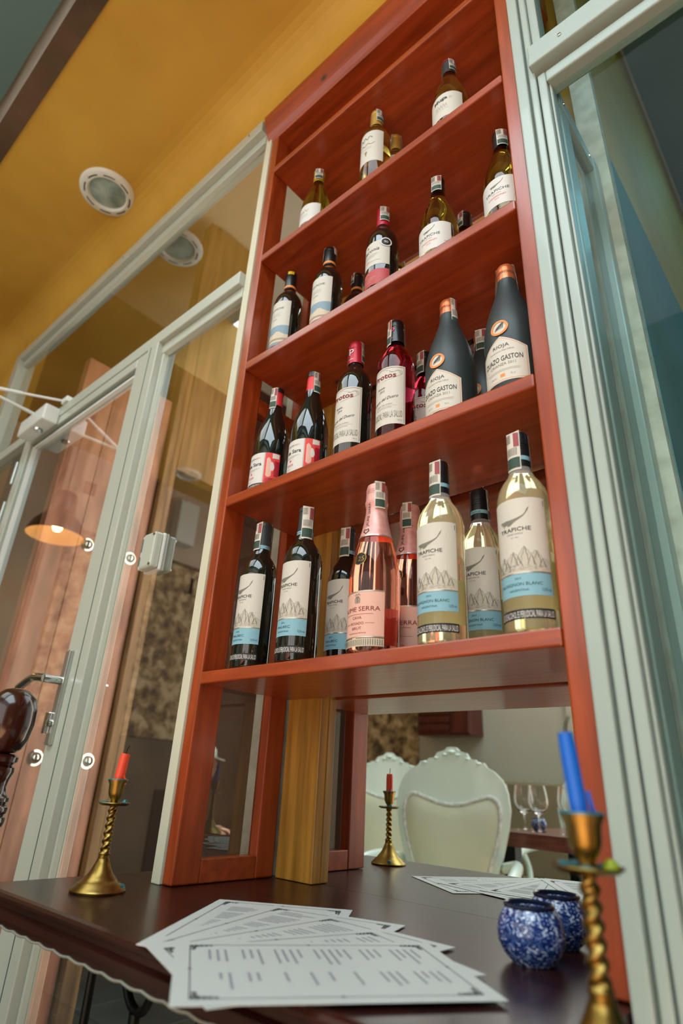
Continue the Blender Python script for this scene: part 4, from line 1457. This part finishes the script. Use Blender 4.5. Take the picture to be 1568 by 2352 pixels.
# ================================================================== CHINA JARS
def jar(x, y, s, lab, grp='blue and white china jars'):
    root = empty('china_jar', (x, y, 0.0003))
    root.scale = (s, s, s * 0.79)
    tag(root, lab, 'jar', grp)
    MB().lathe([(0, 0), (.024, 0), (.027, .003), (.035, .013), (.0415, .030), (.042, .046), (.0385, .062), (.0335, .072), (.031, .076), (.029, .074), (.036, .060), (.039, .045), (.036, .025), (.022, .008), (0, .006)], 36).build('body', 'china', root)
    MB().lathe([(.0305, .0745), (.0325, .0775), (.0325, .0805), (.0305, .0825), (.0285, .0805), (.0285, .077), (.0305, .0745)], 36).build('rim', 'china_rim', root)
    return root


jar(0.622, 0.062, 0.90, 'round blue and white china jar nearer the table front, dark rim')
jar(0.610, 0.168, 0.90, 'round blue and white china jar behind the other, close to the mirror')

# ================================================================== CEILING LIGHTS
def downlight(x, y, lab):
    root = empty('ceiling_light', (x, y, CZ))
    tag(root, lab, 'ceiling light', 'recessed round ceiling lights')
    MB().lathe([(.070, -.001), (.077, -.014), (.098, -.014), (.108, -.007), (.110, 0), (.070, 0)], 48).build('trim_ring', 'white_trim', root)
    mb = MB()
    for k in range(8):
        a0 = 2 * pi * k / 8 + .12
        vs, fs = [], []
        for i in range(7):
            a = a0 + .5 * i / 6
            vs += [(.085 * cos(a), .085 * sin(a), -.0145), (.090 * cos(a), .090 * sin(a), -.0145)]
        for i in range(6): fs.append((2 * i, 2 * i + 1, 2 * i + 3, 2 * i + 2))
        mb.add(vs, fs)
    mb.build('vent_slot', 'black', root)
    MB().lathe([(.075, -.003), (.060, -.007), (.035, -.010), (.012, -.0115), (0, -.0118)][::-1], 40).build('lens', 'lens', root)
    return root


downlight(-0.886, -0.162, 'round white recessed light in the ochre ceiling above the glass door')
downlight(-2.68, -1.49, 'round white recessed light in the lower ochre ceiling along the stone wall')

# ================================================================== SWITCH BOX on the pane
sb = empty('switch_box', (-0.265, 0.008, 0.667))
tag(sb, 'pale grey plastic switch box fixed to the glass pane', 'switch box')
box('cover', 'alu', -0.026, 0.030, -0.030, -0.008, -0.046, 0.046, sb, 0.006)
box('back_plate', 'closer', -0.036, 0.030, -0.008, 0.0, -0.048, 0.048, sb, 0.003)
box('side_shell', 'closer', -0.034, -0.026, -0.026, -0.008, -0.044, 0.044, sb, 0.003)
for x, z in ((.022, -.038), (.022, .038)):
    MB().lathe([(0, 0), (.004, 0), (.0035, .002), (0, .0025)], 12).build('screw', 'steel', sb).matrix_local = Matrix.Translation((x, -.030, z)) @ Matrix.Rotation(pi / 2, 4, 'X')
for z0, z1 in ((-.034, -.012), (0.002, .036)):
    box('slot', 'alu_d', -.033, -.0265, -.0275, -.020, z0, z1, sb)

# ================================================================== TURNED POST (left foreground)
tp = empty('turned_post', (-0.272, -0.228, FLOOR))
tag(tp, 'glossy dark turned wooden post with round knob beside the table left end', 'post')
b = -FLOOR
knob = [(0.010, .196), (.024, .198), (.033, .204), (.041, .222), (.0455, .250), (.0445, .275), (.038, .296), (.024, .309), (.010, .313), (0, .3135)]
MB().lathe([(r, z + b) for r, z in knob], 40).build('knob', 'dark_wood', tp)
rings = [(.020, .060), (.024, .062), (.026, .070), (.034, .076), (.036, .084), (.035, .090), (.031, .093), (.035, .097), (.036, .104), (.034, .109), (.030, .112), (.034, .116), (.034, .122), (.027, .128), (.024, .140), (.026, .152), (.031, .165), (.030, .172), (.024, .176), (.032, .182), (.033, .190), (.026, .195), (.012, .197)]
MB().lathe([(r, z + b) for r, z in rings], 40).build('ringed_collar', 'dark_wood', tp)
MB().lathe([(.0, .0), (.034, .0), (.036, .03), (.026, .06), (.030, .2), (.034, .5), (.031, .70), (.026, .80), (.022, .842), (0, .842)], 32).build('shaft', 'dark_wood', tp)

# ================================================================== PENDANT LAMP
pl = empty('pendant_lamp', (-2.50, -0.585, 1.44))
tag(pl, 'dark enamel pendant lamp with warm lit inside hanging near the left wall', 'lamp')
out = [(.165, 0), (.160, .03), (.142, .075), (.11, .115), (.085, .14), (.078, .17), (.077, .24), (.068, .275), (.04, .295), (.012, .30), (0, .30)]
MB().lathe(out, 48).build('shade', 'shade_out', pl)
MB().lathe([(.165, 0.0), (.158, .030), (.139, .073), (.107, .112), (.08, .13), (0, .14)], 48).build('shade_inside', 'shade_in', pl)
MB().lathe([(0, .03), (.02, .036), (.030, .058), (.025, .085), (.014, .11), (.014, .139)], 20).build('bulb', 'bulb', pl)
MB().tube([(0, 0, .30), (0, 0, .86)], .004, 8).build('cord', 'black', pl)
MB().lathe([(.05, .88), (.05, .86), (.03, .85), (0, .85)], 20).build('ceiling_rose', 'shade_out', pl)

# ================================================================== OLD WOODEN DOOR behind the glass
od = structure(empty('door_3', (-1.20, 0, 0)))
for k in range(3):
    box('plank', 'door_wood', -0.05, 0.0, 0.06 + k * 0.138, 0.06 + k * 0.138 + 0.1365, FLOOR, 1.78, od, 0.002)
box('jamb_board', 'brown_wood', -0.05, 0.03, 0.478, 0.515, FLOOR, 2.98, od, 0.004)
box('jamb_board', 'brown_wood', -0.05, 0.02, 0.518, 0.545, FLOOR, 2.95, od, 0.004)
box('jamb_panel', 'brown_wood', -0.06, 0.01, 0.55, 0.86, 1.45, 3.02, od, 0.006)
for y in (0.245, 0.43):
    for z in (0.205, 0.975):
        MB().lathe([(0, .022), (.010, .020), (.017, .012), (.019, .004), (.026, .003), (.027, 0), (0, 0)], 20).build('stud', 'steel', od).matrix_local = Matrix.Translation((0.0, y - .01, z)) @ Matrix.Rotation(pi / 2, 4, 'Y')

# ================================================================== FURNITURE SEEN IN THE MIRROR
def cartouche_chair(x, y, rot, lab, zs=0.0):
    root = empty('cartouche_armchair', (x, y, FLOOR), rot)   # local +Y is the way the chair faces
    tag(root, lab, 'chair', 'white carved cartouche armchairs')
    half = [(.11, .36), (.155, .52), (.185, .60), (.222, .70), (.250, .80), (.262, .88), (.255, .95), (.232, 1.005), (.195, 1.04), (.165, 1.055), (.150, 1.075), (.125, 1.072), (.112, 1.088), (.085, 1.092), (.07, 1.115), (.035, 1.125), (.02, 1.14), (0, 1.142)]
    pl_ = [(u, v) for u, v in half] + [(-u, v) for u, v in half[::-1][1:]]
    sl = 0.12
    f = lambda u, v, h: (u, -0.22 - (v - .44) * sl + h, v)
    MB().prism(pl_, -0.02, 0.02, f).build('back_frame', 'chair', root)
    ih = [(.085, .38), (.135, .56), (.185, .70), (.212, .79), (.220, .87), (.207, .915), (.175, .932), (.13, .92), (.08, .905), (.04, .895), (0, .892)]
    ip = spline(ih, 4)
    ip = [(p[0], p[1]) for p in ip]
    loop = ip + [(-u, v) for u, v in ip[::-1][1:]]
    # cushion: bulged
    mb = MB()
    c = (0, .68)
    rings = []
    vs, fs = [], []
    for s, hh in ((1.0, .021), (.94, .034), (.7, .044), (.35, .048)):
        for u, v in loop: vs.append(f(c[0] + (u - c[0]) * s, c[1] + (v - c[1]) * s, hh))
    n = len(loop)
    for r in range(3):
        for i in range(n):
            j = (i + 1) % n
            fs.append((r * n + i, r * n + j, (r + 1) * n + j, (r + 1) * n + i))
    vs.append(f(*c, .049))
    for i in range(n): fs.append((3 * n + i, 3 * n + (i + 1) % n, 4 * n))
    mb.add(vs, fs, True)
    mb.build('back_cushion', 'cushion', root, angle=80)
    MB().tube([f(u, v, .026) for u, v in loop] + [f(*loop[0], .026)], .009, 8).build('braid', 'braid', root)
    # crest ornament
    mb = MB()
    for u, v, r in ((0, 1.118, .022), (.03, 1.105, .016), (-.03, 1.105, .016), (.075, 1.09, .014), (-.075, 1.09, .014), (.13, 1.07, .014), (-.13, 1.07, .014)):
        mb.lathe([(0, -r * .6), (r * .8, -r * .3), (r, 0), (r * .8, r * .3), (0, r * .6)], 14, *f(u, v, .014))
    mb.build('carved_crest', 'chair', root)
    seat = [(-.25, -.22), (.25, -.22), (.28, .22), (.16, .26), (-.16, .26), (-.28, .22)]
    MB().prism(seat, .40, .455, lambda u, v, h: (u, v, h)).build('seat_frame', 'chair', root)
    MB().prism([(u * .92, v * .92) for u, v in seat], .455, .495, lambda u, v, h: (u, v, h)).build('seat_cushion', 'cushion', root)
    for s in (-1, 1):
        MB().tube(spline([(s * .225, -.27, .66), (s * .29, -.16, .68), (s * .31, 0, .675), (s * .31, .12, .655), (s * .30, .155, .635)], 6), .022, 12).build('arm', 'chair', root)
        MB().tube(spline([(s * .31, .10, .655), (s * .30, .06, .56), (s * .275, .10, .43)], 6), .017, 10).build('arm_post', 'chair', root)
        MB().tube(spline([(s * .25, .20, .40), (s * .275, .235, .28), (s * .255, .225, .12), (s * .265, .255, 0.015)], 6), [.03 - .001 * i for i in range(18)] + [.014], 10).build('leg', 'chair', root)
        MB().tube(spline([(s * .21, -.20, .40), (s * .22, -.23, .2), (s * .23, -.30, 0.015)], 6), [.024 - .0007 * i for i in range(12)] + [.016], 10).build('leg', 'chair', root)
    return root


FACE = math.atan2(-0.53, 0.85)
cartouche_chair(-0.53, -1.13, FACE * .55, 'white carved armchair with ivory cushion reflected in the mirror, front and whole')
cartouche_chair(-1.20, -1.62, FACE * .9, 'white carved armchair half hidden behind the front armchair, by the stone wall')
cartouche_chair(-0.44, -2.44, 0.1, 'white carved armchair at the far side of the plank table')
dt = empty('dining_table', (-0.02, -1.83, FLOOR), 0.12)
tag(dt, 'reddish brown thick plank dining table with wine glasses, seen in the mirror', 'table')
for k in range(4):
    MB().box(-0.46, 0.75, -.36 + k * .18, -.182 + k * .18, .74, .80, .004).build('plank', 'table2', dt)
for sx in (-.38, .68):
    for sy in (-.28, .28):
        MB().box(sx - .03, sx + .03, sy - .03, sy + .03, .002, .74, .004).build('leg', 'iron', dt)


def wine_glass(x, y, lab):
    root = empty('wine_glass', (x, y, FLOOR + .8004))
    tag(root, lab, 'glass', 'stemmed wine glasses on the dining table')
    prof = [(0, 0), (.036, 0), (.036, .0015), (.010, .004), (.0048, .012), (.0042, .05), (.0052, .066), (.014, .072), (.034, .088), (.0445, .112), (.0455, .135), (.041, .168), (.036, .192), (.035, .192), (.040, .168), (.0445, .135), (.0435, .113), (.033, .090), (.012, .076), (0, .074)]
    MB().lathe(prof, 28).build('glass_bowl', 'wineglass', root)
    return root


wine_glass(-0.32, -1.66, 'wine glass standing frontmost beside the small dark jar on the plank table')
wine_glass(-0.41, -1.70, 'wine glass just behind the frontmost one on the plank table')
wine_glass(-0.46, -1.56, 'wine glass half hidden by the white chair back')
wine_glass(-0.18, -1.66, 'wine glass beside the blue candle in the mirror view')
j = jar(-0.37, -1.76, 0.85, 'small dark patterned jar among the wine glasses on the plank table')
j.location.z = FLOOR + .8004
cb = empty('wall_cabinet', (-1.66, -3.2, 0.56))
tag(cb, 'maroon louvred wooden cabinet hung on the grey white wall', 'cabinet')
box('case', 'maroon', -0.24, 0.24, 0.002, 0.20, 0, 0.62, cb, 0.004)
for k in range(9):
    box('slat', 'maroon', -0.225, 0.06, 0.195, 0.214, 0.03 + k * .062, 0.078 + k * .062, cb, 0.004)
box('door_leaf', 'maroon', 0.075, 0.235, 0.20, 0.216, 0.01, 0.61, cb, 0.004)
MB().lathe([(0, 0), (.012, 0), (.012, .02), (0, .022)], 14).build('knob', 'steel', cb).matrix_local = Matrix.Translation((.10, .216, .3)) @ Matrix.Rotation(-pi / 2, 4, 'X')
bn = empty('bench', (-0.8, -2.97, FLOOR))
tag(bn, 'taupe upholstered wall bench behind the plank table', 'bench')
box('backrest', 'bench', -0.55, 0.75, -0.19, -0.05, .45, 1.03, bn, 0.02)
box('seat', 'bench', -0.55, 0.75, -0.19, 0.16, .30, .46, bn, 0.02)
box('plinth', 'maroon', -0.53, 0.73, -0.18, 0.13, .002, .30, bn, 0.004)

# ================================================================== SEATED PERSON (seen twice reflected in the side pane)
cartouche_chair(2.84, -1.21, math.atan2(0.75, -0.66), 'white carved armchair carrying the seated person in the white cap')
pe = empty('person', (2.84, -1.21, FLOOR + 0.497), math.atan2(0.75, -0.66))
tag(pe, 'person in white cap and white shirt sitting forward on a carved armchair', 'person')
M['skin'] = pmat('skin', '#b98a70', 0.5)
M['shirt'] = noisy(pmat('white_cotton', '#dfe2dc', 0.8), '#d6d9d3', '#e6e9e3', (1, 1, 1), 20, 3, bump=0.2)
M['trousers'] = pmat('charcoal_cloth', '#2b2c30', 0.8)
M['hair'] = pmat('dark_brown_hair', '#1f1612', 0.6)


def skin_mesh(name, mat, V_, E_2, R_, root_i, parent, extra=None, sub=2):
    me = bpy.data.meshes.new(name)
    me.from_pydata(V_, E_2, [])
    o = bpy.data.objects.new(name, me)
    link(o)
    o.modifiers.new('skin', 'SKIN')
    for i, r in enumerate(R_):
        q = me.skin_vertices[0].data[i]
        q.radius = r if isinstance(r, tuple) else (r, r)
        q.use_root = (i == root_i)
    m_ = o.modifiers.new('sub', 'SUBSURF')
    m_.levels = m_.render_levels = sub
    dg = bpy.context.evaluated_depsgraph_get()
    me2 = bpy.data.meshes.new_from_object(o.evaluated_get(dg))
    bpy.data.objects.remove(o)
    mb = MB()
    mb.add([q.co[:] for q in me2.vertices], [tuple(p.vertices) for p in me2.polygons], True)
    if extra: extra(mb)
    return mb.build(name, mat, parent, angle=180)


HX, HY, HZ = 0.0, 0.36, 0.535   # head centre above the seat


def head(mb):
    vs, fs = [], []
    nu, nv = 28, 20
    for j in range(nv + 1):
        th = pi * j / nv
        for i in range(nu):
            a = 2 * pi * i / nu
            x, y, z = 0.075 * sin(th) * cos(a), 0.093 * sin(th) * sin(a), 0.118 * cos(th)
            if z < -0.02: x *= 1 - 0.28 * (-z - 0.02) / 0.1; y = y * (1 - 0.12 * (-z - 0.02) / 0.1) + 0.012 * (-z) / 0.1
            f = math.exp(-((x / 0.013) ** 2)) if y > 0 else 0
            y += f * 0.026 * math.exp(-(((z + 0.022) / 0.016) ** 2)) + f * 0.012 * math.exp(-(((z - 0.002) / 0.02) ** 2))
            for sx in (-1, 1):
                if y > 0: y -= 0.010 * math.exp(-((x - sx * 0.030) / 0.014) ** 2 - ((z - 0.006) / 0.011) ** 2)
            if y > 0: y += 0.006 * math.exp(-(x / 0.022) ** 2) * (math.exp(-((z + 0.055) / 0.007) ** 2) + math.exp(-((z + 0.067) / 0.007) ** 2))
            vs.append((HX + x, HY + y, HZ + z))
    for j in range(nv):
        for i in range(nu):
            k = (i + 1) % nu
            fs.append((j * nu + i, j * nu + k, (j + 1) * nu + k, (j + 1) * nu + i))
    mb.add(vs, fs, True)
    for sx in (-1, 1):
        mb.lathe([(0, -.030), (.012, -.022), (.017, 0), (.013, .022), (0, .030)], 12, HX + sx * 0.076, HY - 0.005, HZ - 0.008)


V_ = [(0, -.02, .09), (0, .06, .21), (0, .17, .32), (0, .27, .39), (0, .325, .46)]
E2 = [(0, 1), (1, 2), (2, 3), (3, 4)]
R_ = [(.15, .11), (.13, .10), (.15, .10), (.055, .055), (.052, .052)]
for sx in (-1, 1):
    b0 = len(V_)
    V_ += [(sx * .17, .18, .34), (sx * .23, .28, .16), (sx * .15, .44, .14), (sx * .12, .50, .14)]
    E2 += [(2, b0), (b0, b0 + 1), (b0 + 1, b0 + 2), (b0 + 2, b0 + 3)]
    R_ += [.055, .042, .028, (.03, .018)]
    for k in range(4):
        f0 = len(V_)
        dx = sx * (.12 + (k - 1.5) * .016)
        ln = (.066, .075, .07, .056)[k]
        V_ += [(dx, .535, .142), (dx - sx * .01, .535 + ln * .55, .135), (dx - sx * .015, .535 + ln * .9, .115)]
        E2 += [(b0 + 3, f0), (f0, f0 + 1), (f0 + 1, f0 + 2)]
        R_ += [.009, .008, .007]
    f0 = len(V_)
    V_ += [(sx * .09, .495, .155), (sx * .075, .53, .158)]
    E2 += [(b0 + 2, f0), (f0, f0 + 1)]
    R_ += [.010, .008]
    l0 = len(V_)
    V_ += [(sx * .10, .02, .085), (sx * .13, .42, .085), (sx * .13, .41, -.22), (sx * .13, .40, -.43), (sx * .135, .53, -.465)]
    E2 += [(0, l0), (l0, l0 + 1), (l0 + 1, l0 + 2), (l0 + 2, l0 + 3), (l0 + 3, l0 + 4)]
    R_ += [.085, .06, .05, .04, (.035, .022)]
skin_mesh('body', 'skin', V_, E2, R_, 0, pe, head)
skin_mesh('shirt', 'shirt', [(0, -.02, .10), (0, .06, .21), (0, .17, .325), (0, .24, .365)] + [p for sx in (-1, 1) for p in ((sx * .175, .18, .345), (sx * .225, .265, .20))],
          [(0, 1), (1, 2), (2, 3), (2, 4), (4, 5), (2, 6), (6, 7)], [(.165, .125), (.148, .118), (.166, .116), (.075, .07), .066, .056, .066, .056], 0, pe)
skin_mesh('trousers', 'trousers', [(0, -.01, .10)] + [p for sx in (-1, 1) for p in ((sx * .10, .03, .10), (sx * .13, .42, .09), (sx * .13, .41, -.22), (sx * .13, .40, -.40))],
          [(0, 1), (1, 2), (2, 3), (3, 4), (0, 5), (5, 6), (6, 7), (7, 8)], [(.16, .11), .098, .074, .064, .058, .098, .074, .064, .058], 0, pe)
cap_ = MB().lathe([(.084, .045), (.087, .06), (.082, .09), (.066, .118), (.035, .134), (0, .139)], 28, HX, HY - .004, HZ, mod=lambda a, z: 1.0 + .14 * sin(a) ** 2)
cap_.prism([(.06 * cos(pi * k / 12), .07 + .085 * sin(pi * k / 12)) for k in range(13)], .046, .052, lambda u, v, h: (HX + u * 1.1, HY + v, HZ + h - max(0, v - .07) * .25))
cap_.build('cap', 'shirt', pe)
MB().lathe([(.079, -.035), (.080, .0), (.081, .045), (.06, .06)], 24, HX, HY - .012, HZ, mod=lambda a, z: (1.0 + .14 * sin(a) ** 2) if sin(a) < .25 else .80).build('hair', 'hair', pe)
